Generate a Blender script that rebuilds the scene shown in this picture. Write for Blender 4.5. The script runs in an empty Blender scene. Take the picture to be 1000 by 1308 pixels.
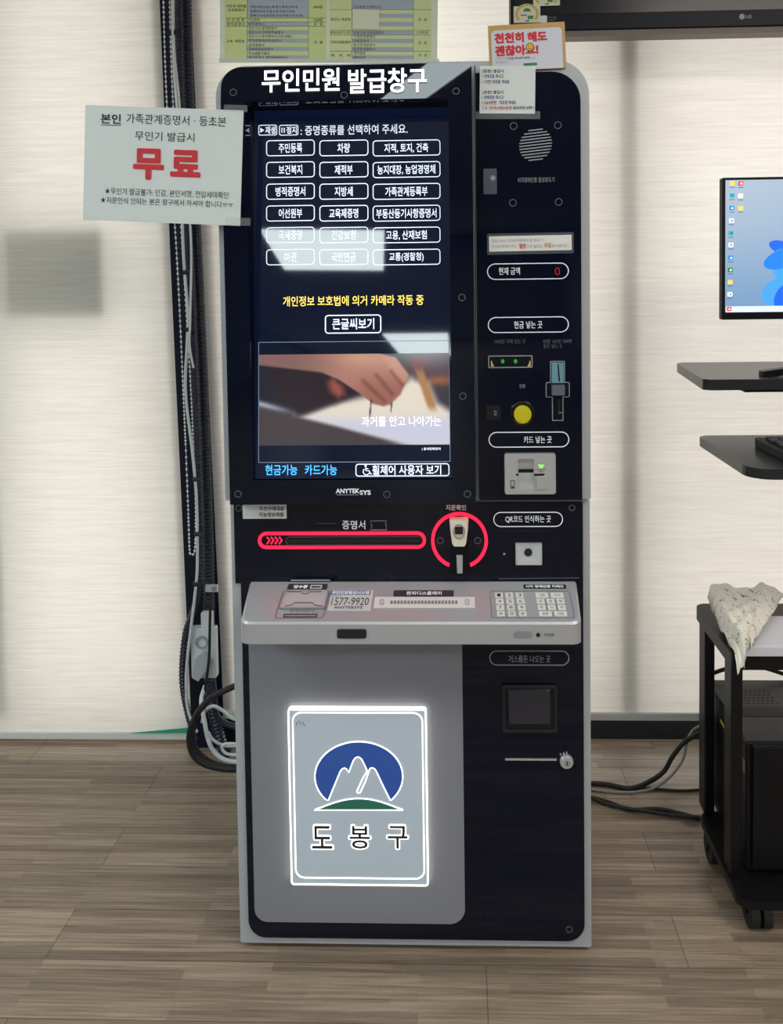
import bpy, math, random
from mathutils import Vector, Matrix
random.seed(7)
SC = bpy.context.scene
COL = SC.collection
R = math.radians

# ------------------------------------------------------------------ camera
F = 1000.0                 # focal length in pixels of the 1000x1308 frame
CX, CY = 555.0, 407.0      # principal point (the phone straightened the picture)
CAM = Vector((0.0, -1.54, 1.36))
ROT = Matrix.Rotation(R(1.7), 3, 'Z') @ Matrix.Rotation(R(90 - 2.4), 3, 'X') @ Matrix.Rotation(R(-0.7), 3, 'Z')
cd = bpy.data.cameras.new('camera')
cam = bpy.data.objects.new('camera', cd)
COL.objects.link(cam)
cam.matrix_world = Matrix.Translation(CAM) @ ROT.to_4x4()
cd.sensor_fit = 'VERTICAL'
cd.sensor_height = 36.0
cd.lens = 36.0 * F / 1308.0
cd.shift_x = -(CX - 500.0) / 1308.0
cd.shift_y = (CY - 654.0) / 1308.0
cd.clip_start = 0.02
SC.camera = cam

# ------------------------------------------------------------------ world (daylight behind the blinds), exposure
w = bpy.data.worlds.new('daylight'); SC.world = w; w.use_nodes = True
bg = w.node_tree.nodes['Background']
bg.inputs[0].default_value = (1.0, 0.98, 0.945, 1)
bg.inputs[1].default_value = 1.9
SC.view_settings.view_transform = 'Standard'
SC.view_settings.look = 'None'
SC.view_settings.gamma = 1.0
SC.view_settings.use_curve_mapping = False
SC.view_settings.exposure = 0.25
SC.cycles.use_denoising = True
SC.cycles.max_bounces = 8
SC.cycles.sample_clamp_indirect = 6.0
LAMP = 12.0                 # strength of the ceiling panels

# ------------------------------------------------------------------ pixel rays onto real planes
def ray(px, py):
    return ROT @ Vector(((px - CX) / F, -(py - CY) / F, -1.0))
def PY(px, py, y):
    d = ray(px, py); return CAM + d * ((y - CAM.y) / d.y)
def PZ(px, py, z):
    d = ray(px, py); return CAM + d * ((z - CAM.z) / d.z)

class Frame:
    """a plane with origin O, right U, up V, normal N (towards the viewer)"""
    def __init__(s, O, U, V):
        s.O = Vector(O); s.U = Vector(U).normalized(); s.V = Vector(V).normalized(); s.N = s.U.cross(s.V)
    def px(s, px, py):
        d = ray(px, py); t = (s.O - CAM).dot(s.N) / d.dot(s.N); p = CAM + d * t - s.O
        return p.dot(s.U), p.dot(s.V)
    def box(s, b):
        x0, y0, x1, y1 = b; xm, ym = (x0 + x1) / 2, (y0 + y1) / 2
        return s.px(x0, ym)[0], s.px(xm, y1)[1], s.px(x1, ym)[0], s.px(xm, y0)[1]
    def w(s, u, v, d=0.0):
        return s.O + s.U * u + s.V * v + s.N * d
    def k(s, px, py):           # metres per pixel there
        a = s.px(px - 5, py); b = s.px(px + 5, py); return math.hypot(b[0] - a[0], b[1] - a[1]) / 10
    def off(s, d):
        return Frame(s.O + s.N * d, s.U, s.V)
def vert(y):
    return Frame((0, y, 0), (1, 0, 0), (0, 0, 1))

# ------------------------------------------------------------------ materials
def lin(c):
    return tuple(((x / 255) / 12.92 if x / 255 <= 0.04045 else ((x / 255 + 0.055) / 1.055) ** 2.4) for x in c)
MATS = {}
def mat(name, c, rough=0.5, metal=0.0, emit=0.0, spec=0.5, trans=0.0, alpha=1.0, noise=0.0, nscale=40.0, bump=0.0, coat=0.0, ecol=None):
    m = bpy.data.materials.new(name); m.use_nodes = True
    nt = m.node_tree; b = nt.nodes['Principled BSDF']
    col = (*lin(c), 1)
    b.inputs['Base Color'].default_value = col
    b.inputs['Roughness'].default_value = rough
    b.inputs['Metallic'].default_value = metal
    b.inputs['Specular IOR Level'].default_value = spec
    b.inputs['Transmission Weight'].default_value = trans
    b.inputs['Alpha'].default_value = alpha
    b.inputs['Coat Weight'].default_value = coat
    b.inputs['Coat Roughness'].default_value = 0.04
    if emit:
        b.inputs['Emission Color'].default_value = (*lin(ecol or c), 1)
        b.inputs['Emission Strength'].default_value = emit
    if noise or bump:
        tc = nt.nodes.new('ShaderNodeTexCoord'); n = nt.nodes.new('ShaderNodeTexNoise')
        n.inputs['Scale'].default_value = nscale; n.inputs['Detail'].default_value = 3
        nt.links.new(tc.outputs['Object'], n.inputs['Vector'])
        if noise:
            mx = nt.nodes.new('ShaderNodeMixRGB'); mx.blend_type = 'MULTIPLY'; mx.inputs[0].default_value = noise
            mx.inputs[1].default_value = col
            nt.links.new(n.outputs['Fac'], mx.inputs[2]); nt.links.new(mx.outputs[0], b.inputs['Base Color'])
        if bump:
            bp = nt.nodes.new('ShaderNodeBump'); bp.inputs['Strength'].default_value = bump; bp.inputs['Distance'].default_value = 0.002
            nt.links.new(n.outputs['Fac'], bp.inputs['Height']); nt.links.new(bp.outputs[0], b.inputs['Normal'])
    MATS[name] = m
    return m
def vcol_mat(name, emit, rough=0.25, base=0.0):
    m = bpy.data.materials.new(name); m.use_nodes = True
    nt = m.node_tree; b = nt.nodes['Principled BSDF']
    a = nt.nodes.new('ShaderNodeAttribute'); a.attribute_name = 'picture'
    nt.links.new(a.outputs['Color'], b.inputs['Emission Color'])
    b.inputs['Emission Strength'].default_value = emit
    b.inputs['Base Color'].default_value = (base, base, base, 1)
    b.inputs['Roughness'].default_value = rough
    return m

# ------------------------------------------------------------------ text outlines
_tc = {}
def glyphs(s, bold):
    k = (s, bold)
    if k not in _tc:
        cu = bpy.data.curves.new('lettering', 'FONT'); cu.body = s; cu.resolution_u = 3
        o = bpy.data.objects.new('lettering', cu); COL.objects.link(o)
        dg = bpy.context.evaluated_depsgraph_get()
        me = bpy.data.meshes.new_from_object(o.evaluated_get(dg))
        vs = [(v.co.x, v.co.y) for v in me.vertices]; fs = [tuple(p.vertices) for p in me.polygons]
        bpy.data.objects.remove(o); bpy.data.meshes.remove(me); bpy.data.curves.remove(cu)
        xs = [v[0] for v in vs]; ys = [v[1] for v in vs]
        _tc[k] = (vs, fs, min(xs), max(xs), min(ys), max(ys))
    return _tc[k]

# ------------------------------------------------------------------ 2-D loops
def rloop(b, r, n=6):
    x0, y0, x1, y1 = b
    if not isinstance(r, (tuple, list)): r = (r,) * 4          # TL, TR, BR, BL
    r = [max(q, 1e-5) for q in r]; out = []
    for (cx, cy, a0, q) in ((x0 + r[0], y1 - r[0], 180, r[0]), (x1 - r[1], y1 - r[1], 90, r[1]),
                            (x1 - r[2], y0 + r[2], 0, r[2]), (x0 + r[3], y0 + r[3], -90, r[3])):
        for i in range(n + 1):
            a = R(a0 - 90 * i / n); out.append((cx + q * math.cos(a), cy + q * math.sin(a)))
    return out
def inset(b, d):
    return (b[0] + d, b[1] + d, b[2] - d, b[3] - d)
def eloop(cx, cy, rx, ry, n=40, a0=0, a1=360):
    m = n if abs(a1 - a0) >= 360 else n + 1
    return [(cx + rx * math.cos(R(a0 + (a1 - a0) * i / n)), cy + ry * math.sin(R(a0 + (a1 - a0) * i / n))) for i in range(m)]

WL = {}
class MB:
    def __init__(s): s.v = []; s.f = []; s.m = []; s.mats = []; s.sm = []
    def mi(s, m):
        if m not in s.mats: s.mats.append(m)
        return s.mats.index(m)
    def add(s, vs, fs, m, smooth=False):
        o = len(s.v); s.v += [Vector(v) for v in vs]; k = s.mi(m)
        for f in fs: s.f.append(tuple(o + i for i in f)); s.m.append(k); s.sm.append(smooth)
        return s
    def box(s, x0, x1, y0, y1, z0, z1, m):
        vs = [(x, y, z) for x in (x0, x1) for y in (y0, y1) for z in (z0, z1)]
        return s.add(vs, [(0, 1, 3, 2), (4, 6, 7, 5), (0, 4, 5, 1), (2, 3, 7, 6), (0, 2, 6, 4), (1, 5, 7, 3)], m)
    def prism(s, fr, lp, d0, d1, m, side=None):
        """loop lp on frame fr from depth d0 (back) to d1 (front)"""
        n = len(lp)
        vs = [fr.w(u, v, d1) for u, v in lp] + [fr.w(u, v, d0) for u, v in lp]
        s.add(vs, [tuple(range(n)), tuple(range(2 * n - 1, n - 1, -1))], m)
        return s.add(vs, [(i, i + n, (i + 1) % n + n, (i + 1) % n) for i in range(n)], side or m)
    def ring(s, fr, lo, li, d0, d1, m, closed=True):
        n = len(lo); L = [(lo, d1), (li, d1), (li, d0), (lo, d0)]
        vs = [fr.w(u, v, d) for l, d in L for u, v in l]; fs = []
        for k in range(4):
            for i in range(n if closed else n - 1):
                j = (i + 1) % n; fs.append((k * n + i, k * n + j, ((k + 1) % 4) * n + j, ((k + 1) % 4) * n + i))
        if not closed: fs += [(0, n, 2 * n, 3 * n), (n - 1, 4 * n - 1, 3 * n - 1, 2 * n - 1)]
        return s.add(vs, fs, m)
    def loft(s, loops, m, caps=True, smooth=False):
        n = len(loops[0]); vs = [p for l in loops for p in l]; fs = []
        for k in range(len(loops) - 1):
            for i in range(n):
                j = (i + 1) % n; fs.append((k * n + i, k * n + j, (k + 1) * n + j, (k + 1) * n + i))
        s.add(vs, fs, m, smooth)
        if caps: s.add(vs, [tuple(range(n - 1, -1, -1)), tuple(range((len(loops) - 1) * n, len(loops) * n))], m)
        return s
    def tube(s, pts, r, m, n=8, smooth=True, rad=None):
        pts = [Vector(p) for p in pts]; loops = []; up = None
        for i, p in enumerate(pts):
            t = (pts[min(i + 1, len(pts) - 1)] - pts[max(i - 1, 0)]).normalized()
            if up is None:
                up = t.orthogonal().normalized()
            up = (up - t * up.dot(t)).normalized(); b = t.cross(up)
            q = rad[i] if rad else r
            loops.append([p + (up * math.cos(2 * math.pi * k / n) + b * math.sin(2 * math.pi * k / n)) * q for k in range(n)])
        return s.loft(loops, m, True, smooth)
    def stroke(s, fr, pts, wd, m, d=0.0005, closed=False, h=0.0004):
        """flat line of width wd on a frame"""
        n = len(pts); lo = []; li = []
        for i in range(n):
            a = pts[(i - 1) % n] if closed or i > 0 else pts[i]; b = pts[(i + 1) % n] if closed or i < n - 1 else pts[i]
            tx, ty = b[0] - a[0], b[1] - a[1]; L = math.hypot(tx, ty) or 1; nx, ny = -ty / L * wd / 2, tx / L * wd / 2
            lo.append((pts[i][0] + nx, pts[i][1] + ny)); li.append((pts[i][0] - nx, pts[i][1] - ny))
        return s.ring(fr, lo, li, d - h, d, m, closed)
    # --- authored by pixel boxes on a frame's own plane
    def rr(s, fr, b, r, m, d0=0.0, d1=0.0005, side=None):
        k = fr.k((b[0] + b[2]) / 2, (b[1] + b[3]) / 2)
        q = tuple(x * k for x in r) if isinstance(r, (tuple, list)) else r * k
        return s.prism(fr, rloop(fr.box(b), q), d0, d1, m, side)
    def ro(s, fr, b, r, wd, m, d0=0.0, d1=0.0006):
        k = fr.k((b[0] + b[2]) / 2, (b[1] + b[3]) / 2); B = fr.box(b)
        return s.ring(fr, rloop(B, r * k), rloop(inset(B, wd * k), max(r - wd, 0.1) * k), d0, d1, m)
    def disc(s, fr, x, y, r, m, d0=0.0, d1=0.001, n=28, ry=None):
        k = fr.k(x, y); u, v = fr.px(x, y)
        return s.prism(fr, eloop(u, v, r * k, (ry or r) * k, n), d0, d1, m)
    def circ(s, fr, x, y, r, wd, m, d0=0.0, d1=0.0006, n=36):
        k = fr.k(x, y); u, v = fr.px(x, y)
        return s.ring(fr, eloop(u, v, r * k, r * k, n), eloop(u, v, (r - wd) * k, (r - wd) * k, n), d0, d1, m)
    def text(s, fr, t, b, m, bold=0.008, d=0.0008):
        vs, fs, x0, x1, y0, y1 = glyphs(t, 0); B = fr.box(b)
        q = max(bold, 0.0); x0 -= q; x1 += q; y0 -= q; y1 += q          # heavier weight: strokes thickened by q all round
        sx = (B[2] - B[0]) / max(x1 - x0, 1e-6); sy = (B[3] - B[1]) / max(y1 - y0, 1e-6)
        for i, (ax, ay) in enumerate(((0, 0),) if q < 0.004 else ((-1, -1), (1, -1), (-1, 1), (1, 1)) if q < .03 else ((-1, -1), (1, -1), (-1, 1), (1, 1), (0, 0), (0, -1.2), (0, 1.2), (1.2, 0), (-1.2, 0))):
            s.add([fr.w(B[0] + (x - x0 + ax * q) * sx, B[1] + (y - y0 + ay * q) * sy, d + i * .00003) for x, y in vs], fs, m)
        return s
    def line(s, fr, pp, wd, m, d=0.0007, closed=False):
        k = fr.k(*pp[0]); return s.stroke(fr, [fr.px(*p) for p in pp], wd * k, m, d, closed)
    def build(s, name, parent=None, bevel=0.0, label=None, base=False, weld=False, bseg=2):
        lo = Vector([min(v[i] for v in s.v) for i in range(3)]); hi = Vector([max(v[i] for v in s.v) for i in range(3)])
        c = (lo + hi) / 2
        if base: c.z = lo.z
        me = bpy.data.meshes.new(name)
        me.from_pydata([v - c for v in s.v], [], s.f)
        for m in s.mats: me.materials.append(m)
        me.polygons.foreach_set('material_index', s.m); me.polygons.foreach_set('use_smooth', s.sm)
        import bmesh
        bm = bmesh.new(); bm.from_mesh(me)
        if weld: bmesh.ops.remove_doubles(bm, verts=bm.verts, dist=1e-5)
        if not name.startswith('lettering'): bmesh.ops.recalc_face_normals(bm, faces=bm.faces)
        bm.to_mesh(me); bm.free(); me.update()
        o = bpy.data.objects.new(name, me); COL.objects.link(o)
        if bevel:
            bv = o.modifiers.new('edge', 'BEVEL'); bv.width = bevel; bv.segments = bseg; bv.limit_method = 'ANGLE'; bv.angle_limit = R(40)
        WL[o] = c
        if parent: o.parent = parent; o.location = c - WL[parent]
        else: o.location = c
        if label: o['label'] = label
        return o
def thing(name, label, cat, loc, group=None):
    o = bpy.data.objects.new(name, None); COL.objects.link(o); o.location = loc; WL[o] = Vector(loc); o.empty_display_size = 0.05
    return tag(o, label, cat, group)
def tag(o, label, cat, group=None, kind=None):
    o['label'] = label; o['category'] = cat
    if group: o['group'] = group
    if kind: o['kind'] = kind
    return o
def struct(o):
    o['kind'] = 'structure'; return o
def smooth(pts, n=8):
    """Catmull-Rom through points"""
    P = [Vector(p) for p in pts]; P = [2 * P[0] - P[1]] + P + [2 * P[-1] - P[-2]]; out = []
    for i in range(1, len(P) - 2):
        a, b, c, d = P[i - 1:i + 3]
        for k in range(n):
            t = k / n
            out.append(0.5 * (2 * b + (c - a) * t + (2 * a - 5 * b + 4 * c - d) * t * t + (3 * b - a - 3 * c + d) * t ** 3))
    out.append(P[-2]); return out

# ------------------------------------------------------------------ shared materials
M_frame = mat('kiosk_silver_paint', (178, 184, 190), 0.42, 0.15, noise=0.06, nscale=900)
M_door = mat('kiosk_grey_door', (138, 141, 152), 0.5, 0.1, noise=0.08, nscale=900)
M_glass = mat('black_glass', (8, 14, 32), 0.02, spec=0.32)
M_black = mat('black_plastic', (10, 12, 18), 0.4, spec=0.2)
M_dark = mat('dark_plastic', (34, 36, 42), 0.45)
M_white_ink = mat('white_ink_faint_glow', (222, 226, 232), 0.5, emit=0.18)  # printed ink with a faint glow added to lift it
M_grey_ink = mat('grey_ink', (150, 155, 165), 0.5)
M_dim_ink = mat('dim_ink', (88, 93, 104), 0.5)
M_tray = mat('tray_aluminium', (186, 189, 195), 0.38, 0.35, noise=0.05, nscale=1200)
M_silver = mat('brushed_silver', (200, 203, 207), 0.3, 0.5)
M_silver_dk = mat('silver_darker', (150, 156, 164), 0.35, 0.5)  # plain darker silver for rims, rings and ledges
M_red_led = mat('red_led', (235, 35, 66), 0.4, emit=1.5, ecol=(255, 22, 58))
M_red_dim = mat('red_digit', (150, 20, 40), 0.4, emit=0.25)
M_lit_white = mat('lit_white', (255, 255, 255), 0.4, emit=1.3)
M_scr_white = mat('screen_white', (225, 235, 252), 0.4, emit=0.72)
M_scr_yellow = mat('screen_yellow', (246, 214, 90), 0.4, emit=0.9)
M_scr_blue = mat('screen_blue', (70, 175, 255), 0.4, emit=0.9)
M_screen = mat('screen_navy', (6, 10, 20), 0.03, emit=0.5, ecol=(15, 25, 52), spec=0.68)
M_paper = mat('white_paper', (226, 231, 232), 0.55, noise=0.03, nscale=60)
M_lam = mat('laminated_paper', (220, 228, 228), 0.35, noise=0.04, nscale=40)
M_ink = mat('black_ink', (30, 32, 38), 0.6)
M_ink_blue = mat('blue_ink', (50, 80, 160), 0.6)
M_ink_red = mat('red_ink', (205, 45, 55), 0.6)
M_green_led = mat('green_led', (30, 120, 40), 0.4, emit=.5, ecol=(30, 160, 50))
M_yellow = mat('yellow_button', (200, 192, 30), 0.4)
M_rubber = mat('black_rubber', (18, 18, 20), 0.6)
M_cable_w = mat('white_cable', (205, 210, 212), 0.5)
M_cable_g = mat('grey_cable', (140, 140, 142), 0.5)

# ------------------------------------------------------------------ ROOM
YW = 0.76                                            # plane of the window wall behind the blinds
XL, XR, YF, ZC = -3.2, 2.6, -19.0, 2.66
def floor_mat():
    m = bpy.data.materials.new('wood_laminate'); m.use_nodes = True; nt = m.node_tree; L = nt.links; N = nt.nodes.new
    b = nt.nodes['Principled BSDF']; tc = N('ShaderNodeTexCoord'); mp = N('ShaderNodeMapping')
    mp.inputs['Location'].default_value = (0.555, 0.115, 0); L.new(tc.outputs['Object'], mp.inputs['Vector'])
    def brick(wd, rh, mortar, off, c1, c2, cm, bias=0.0):
        t = N('ShaderNodeTexBrick'); t.offset = off; t.offset_frequency = 2; t.squash = 1.0
        t.inputs['Scale'].default_value = 1.0; t.inputs['Brick Width'].default_value = wd; t.inputs['Row Height'].default_value = rh
        t.inputs['Mortar Size'].default_value = mortar; t.inputs['Mortar Smooth'].default_value = 0.0; t.inputs['Bias'].default_value = bias
        t.inputs['Color1'].default_value = (c1,) * 3 + (1,); t.inputs['Color2'].default_value = (c2,) * 3 + (1,); t.inputs['Mortar'].default_value = (cm,) * 3 + (1,)
        L.new(mp.outputs[0], t.inputs['Vector']); return t
    planks = brick(1.3, 0.129, 0.0010, 0.31, 1.0, 0.88, 0.40)
    strips = brick(0.47, 0.0215, 0.0, 0.37, 1.0, 0.55, 1.0)
    strips2 = brick(0.71, 0.0129, 0.0, 0.23, 1.0, 0.76, 1.0)
    mp2 = N('ShaderNodeMapping'); mp2.inputs['Scale'].default_value = (4, 150, 1); L.new(tc.outputs['Object'], mp2.inputs['Vector'])
    no = N('ShaderNodeTexNoise'); no.inputs['Scale'].default_value = 1.0; no.inputs['Detail'].default_value = 6; no.inputs['Roughness'].default_value = 0.7
    L.new(mp2.outputs[0], no.inputs['Vector'])
    no2 = N('ShaderNodeTexNoise'); no2.inputs['Scale'].default_value = 160; no2.inputs['Detail'].default_value = 2; L.new(tc.outputs['Object'], no2.inputs['Vector'])
    ramp = N('ShaderNodeValToRGB'); ramp.color_ramp.elements[0].color = (*lin((104, 89, 75)), 1); ramp.color_ramp.elements[1].color = (*lin((214, 193, 168)), 1)
    ramp.color_ramp.elements[0].position = 0.22; ramp.color_ramp.elements[1].position = 0.80
    L.new(no.outputs['Fac'], ramp.inputs[0]); cur = ramp.outputs[0]
    for t, f in ((strips.outputs['Color'], 0.85), (strips2.outputs['Color'], 0.95), (planks.outputs['Color'], 1.0), (no2.outputs['Fac'], 0.18)):
        x = N('ShaderNodeMixRGB'); x.blend_type = 'MULTIPLY'; x.inputs[0].default_value = f; L.new(cur, x.inputs[1]); L.new(t, x.inputs[2]); cur = x.outputs[0]
    L.new(cur, b.inputs['Base Color']); b.inputs['Roughness'].default_value = 0.42; b.inputs['Specular IOR Level'].default_value = 0.4
    bp = N('ShaderNodeBump'); bp.inputs['Strength'].default_value = 0.25; bp.inputs['Distance'].default_value = 0.002
    L.new(no.outputs['Fac'], bp.inputs['Height']); L.new(bp.outputs[0], b.inputs['Normal'])
    return m
def blind_mat():
    m = bpy.data.materials.new('blind_fabric'); m.use_nodes = True; nt = m.node_tree; L = nt.links; N = nt.nodes.new
    nt.nodes.remove(nt.nodes['Principled BSDF']); out = nt.nodes['Material Output']
    tc = N('ShaderNodeTexCoord'); mp = N('ShaderNodeMapping'); mp.inputs['Scale'].default_value = (9, 1, 420); L.new(tc.outputs['Object'], mp.inputs['Vector'])
    no = N('ShaderNodeTexNoise'); no.inputs['Scale'].default_value = 1.0; no.inputs['Detail'].default_value = 4; no.inputs['Roughness'].default_value = 0.65; L.new(mp.outputs[0], no.inputs['Vector'])
    mp3 = N('ShaderNodeMapping'); mp3.inputs['Scale'].default_value = (3.5, 1, 120); L.new(tc.outputs['Object'], mp3.inputs['Vector'])
    n3 = N('ShaderNodeTexNoise'); n3.inputs['Scale'].default_value = 1.0; n3.inputs['Detail'].default_value = 2; L.new(mp3.outputs[0], n3.inputs['Vector'])
    av = N('ShaderNodeMixRGB'); av.inputs[0].default_value = 0.4; L.new(no.outputs['Fac'], av.inputs[1]); L.new(n3.outputs['Fac'], av.inputs[2])
    rp = N('ShaderNodeValToRGB'); rp.color_ramp.elements[0].color = (*lin((222, 214, 204)), 1); rp.color_ramp.elements[1].color = (*lin((240, 236, 228)), 1)
    rp.color_ramp.elements[0].position = 0.3; rp.color_ramp.elements[1].position = 0.62
    L.new(av.outputs[0], rp.inputs[0])
    d = N('ShaderNodeBsdfDiffuse'); t = N('ShaderNodeBsdfTranslucent'); mx = N('ShaderNodeMixShader'); mx.inputs[0].default_value = 0.38
    L.new(rp.outputs[0], d.inputs[0]); L.new(rp.outputs[0], t.inputs[0]); L.new(d.outputs[0], mx.inputs[1]); L.new(t.outputs[0], mx.inputs[2]); L.new(mx.outputs[0], out.inputs[0])
    bp = N('ShaderNodeBump'); bp.inputs['Strength'].default_value = 0.15; bp.inputs['Distance'].default_value = 0.002
    L.new(av.outputs[0], bp.inputs['Height']); L.new(bp.outputs[0], d.inputs['Normal'])
    return m
M_floor = floor_mat(); M_blind = blind_mat()
M_wallp = mat('wall_paint', (150, 150, 152), 0.8, noise=0.05, nscale=20)
M_ceil = mat('ceiling_tile', (205, 205, 203), 0.85, noise=0.1, nscale=120)
M_alu = mat('window_frame_paint', (92, 100, 98), 0.5)
M_trimdk = mat('dark_trim', (16, 22, 42), 0.5, spec=.2)
M_base = mat('baseboard_dark', (38, 40, 48), 0.5)
struct(MB().box(XL, XR, YF, YW + 0.1, -0.1, 0.0, M_floor).build('floor'))
struct(MB().box(XL, XR, YF, YW + 0.1, ZC, ZC + 0.1, M_ceil).build('ceiling'))
struct(MB().box(XL - 0.1, XL, YF, YW + 0.1, 0, ZC, M_wallp).build('wall_left'))
struct(MB().box(XR, XR + 0.1, YF, YW + 0.1, 0, ZC, M_wallp).build('wall_right'))
struct(MB().box(XL, XR, YF - 0.1, YF, 0, ZC, M_wallp).build('wall_front'))
b = MB()                                              # window wall: low sill and a head above the openings
b.box(XL, XR, YW, YW + 0.1, 0, 0.06, M_base); b.box(XL, XR, YW, YW + 0.1, 2.45, ZC, M_wallp)
struct(b.build('wall_back'))
# mullions behind the blinds, read from their soft shadows
mull = []
for i, (px, hw) in enumerate(((794, 0.03), (4, 0.04))):
    x = PY(px, 400, YW + 0.03).x
    struct(MB().box(x - hw, x + hw, YW - 0.052, YW + 0.06, 0.11, 2.45, M_alu).build('window_%d' % (i + 1)))
# dark strip between the blinds that carries the conduits
fW = vert(YW - 0.055); e1, e2, e3, e4 = (fW.px(*p) for p in ((196, 60), (240, 942), (304, 942), (264, 60)))
def up(a, b, z): t = (z - b[1]) / (a[1] - b[1]); return (b[0] + (a[0] - b[0]) * t, z)
struct(MB().prism(fW, [up(e1, e2, 2.45), up(e1, e2, 0.0), up(e4, e3, 0.0), up(e4, e3, 2.45)], -.15, 0, M_trimdk).build('trim_1'))
# ceiling panels: some mirrored in the kiosk glass, the rest added as fill
M_panel = mat('led_panel', (236, 250, 252), 0.5, emit=LAMP)
M_panel_warm = mat('led_panel_warm', (255, 244, 232), 0.5, emit=LAMP)
M_panel_frame = mat('panel_frame', (215, 215, 215), 0.5)
def ceiling_light(x, y, wx, wy, rz=0.0, lab=''):
    t = thing('ceiling_light', lab, 'ceiling light', (x, y, ZC - 0.012), 'ceiling panel lights')
    c, s = math.cos(rz), math.sin(rz)
    fr = Frame((x, y, ZC - 0.012), (c, s, 0), (s, -c, 0))      # faces down
    MB().ring(fr, rloop((-wx / 2 - .03, -wy / 2 - .03, wx / 2 + .03, wy / 2 + .03), .005, 2), rloop((-wx / 2, -wy / 2, wx / 2, wy / 2), .005, 2), -0.012, 0.006, M_panel_frame).build('frame', t)
    MB().prism(fr, rloop((-wx / 2, -wy / 2, wx / 2, wy / 2), .005, 2), -0.008, 0.0, M_panel_warm if x > 1 else M_panel).build('diffuser', t)
    return t
ceiling_light(-1.17, -5.45, 1.0, 1.7, -0.10, 'wide bright ceiling panel mirrored pale in the upper menu of the screen')
ceiling_light(-0.11, -1.55, 0.155, 0.95, -0.66, 'narrow slanted ceiling light mirrored in the kiosk header')
ceiling_light(-0.75, -14.3, 1.15, 4.6, 0, 'far ceiling strip light mirrored above the video on the screen')
for i, (x, y, lab) in enumerate(((-2.3, -1.2, 'added unseen ceiling panel above the left blind side of the room'), (1.45, -1.3, 'added unseen ceiling panel above the computer cart'),
                      (-2.45, -3.1, 'added unseen ceiling panel behind the viewer on the left'), (1.45, -3.1, 'added unseen ceiling panel behind the viewer on the right'))):
    ceiling_light(x, y, 1.2, 0.6, 0, lab)  # unseen panels added to brighten the room, clear of the screen reflections

# ------------------------------------------------------------------ roller blinds
YB = YW - 0.075
def roller_blind(px0, px1, pybot, label, x0, x1, t0=0.0, t1=0.0):
    xa, xb = x0, x1                                     # t0, t1: how far the cloth edges drift over the drop (it rolls up slightly askew)
    zb = PY((px0 + px1) / 2, pybot, YB).z
    t = thing('roller_blind', label, 'roller blind', ((xa + xb) / 2, YB, zb))
    m = MB(); vs = []; fs = []; n = 40                      # one cloth with a barely wavy hang
    for j in range(n + 1):
        for i in range(n + 1):
            u, v = i / n, j / n
            vs.append((xa + t0 * (v - 0.4) + (xb + t1 * (v - 0.4) - xa - t0 * (v - 0.4)) * u, YB + 0.0035 * math.sin(5.1 * u + 1.3) * (1 - v) + 0.002 * math.sin(9 * v), zb + (2.5 - zb) * v))
    for j in range(n):
        for i in range(n):
            a = j * (n + 1) + i; fs.append((a, a + 1, a + n + 2, a + n + 1))
    m.add(vs, fs, M_blind, True).build('cloth', t)
    MB().box(xa - .4 * t0, xb - .4 * t1, YB - 0.008, YB + 0.006, zb - 0.006, zb + 0.016, mat('blind_bar', (214, 216, 212), 0.5)).build('bottom_bar', t, 0.003)
    MB().tube([(xa, YB + 0.02, 2.53), (xb, YB + 0.02, 2.53)], 0.028, M_panel_frame, 16).build('roller', t)
    return t
def edge(top, bot):                                    # edge seen from pixel (x, 60) down to (x, 900)
    a, b_ = PY(top, 60, YB), PY(bot, 900, YB); sl = (a.x - b_.x) / (a.z - b_.z); return a.x - sl * (a.z - 1.03), sl * 2.45
xl_edge, tl_edge = edge(206, 243)
xr_edge, tr_edge = edge(246, 284)
roller_blind(0, 0, 940, 'cream roller blind left of the cable conduits with a dim rectangle showing through', XL + 0.25, xl_edge, 0, tl_edge)
roller_blind(0, 900, 915, 'cream roller blind behind the kiosk, television and computer cart', xr_edge, XR - 0.25, tr_edge, 0)
# box on the glass side whose shape dims the left blind
p0, p1 = PY(25, 295, YW), PY(150, 405, YW)
b = MB(); b.box(p0.x, p1.x, YW - 0.055, YW + 0.04, p1.z, p0.z, mat('box_green_grey', (120, 130, 122), 0.7))
b.box(p0.x + .02, p1.x - .02, YW + 0.04, YW + 0.06, p1.z + .02, p0.z - .02, M_alu)
b.box(XL, p0.x + .01, YW + 0.0, YW + 0.02, (p0.z + p1.z) / 2 - .006, (p0.z + p1.z) / 2 + .006, M_alu)
tag(b.build('window_box'), 'blurred grey rectangle seen through the cream left blind', 'box')
# green strip on the left blind's bottom edge
fB = vert(YB - 0.012)
b = MB(); b.prism(fB, [fB.px(*p) for p in ((166, 936), (200, 933), (246, 929), (246, 936))], 0, 0.002, mat('green_tape', (40, 165, 125), 0.5))
tag(b.build('green_tape'), 'thin green wedge of tape along the left blind bottom bar', 'tape')

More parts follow.
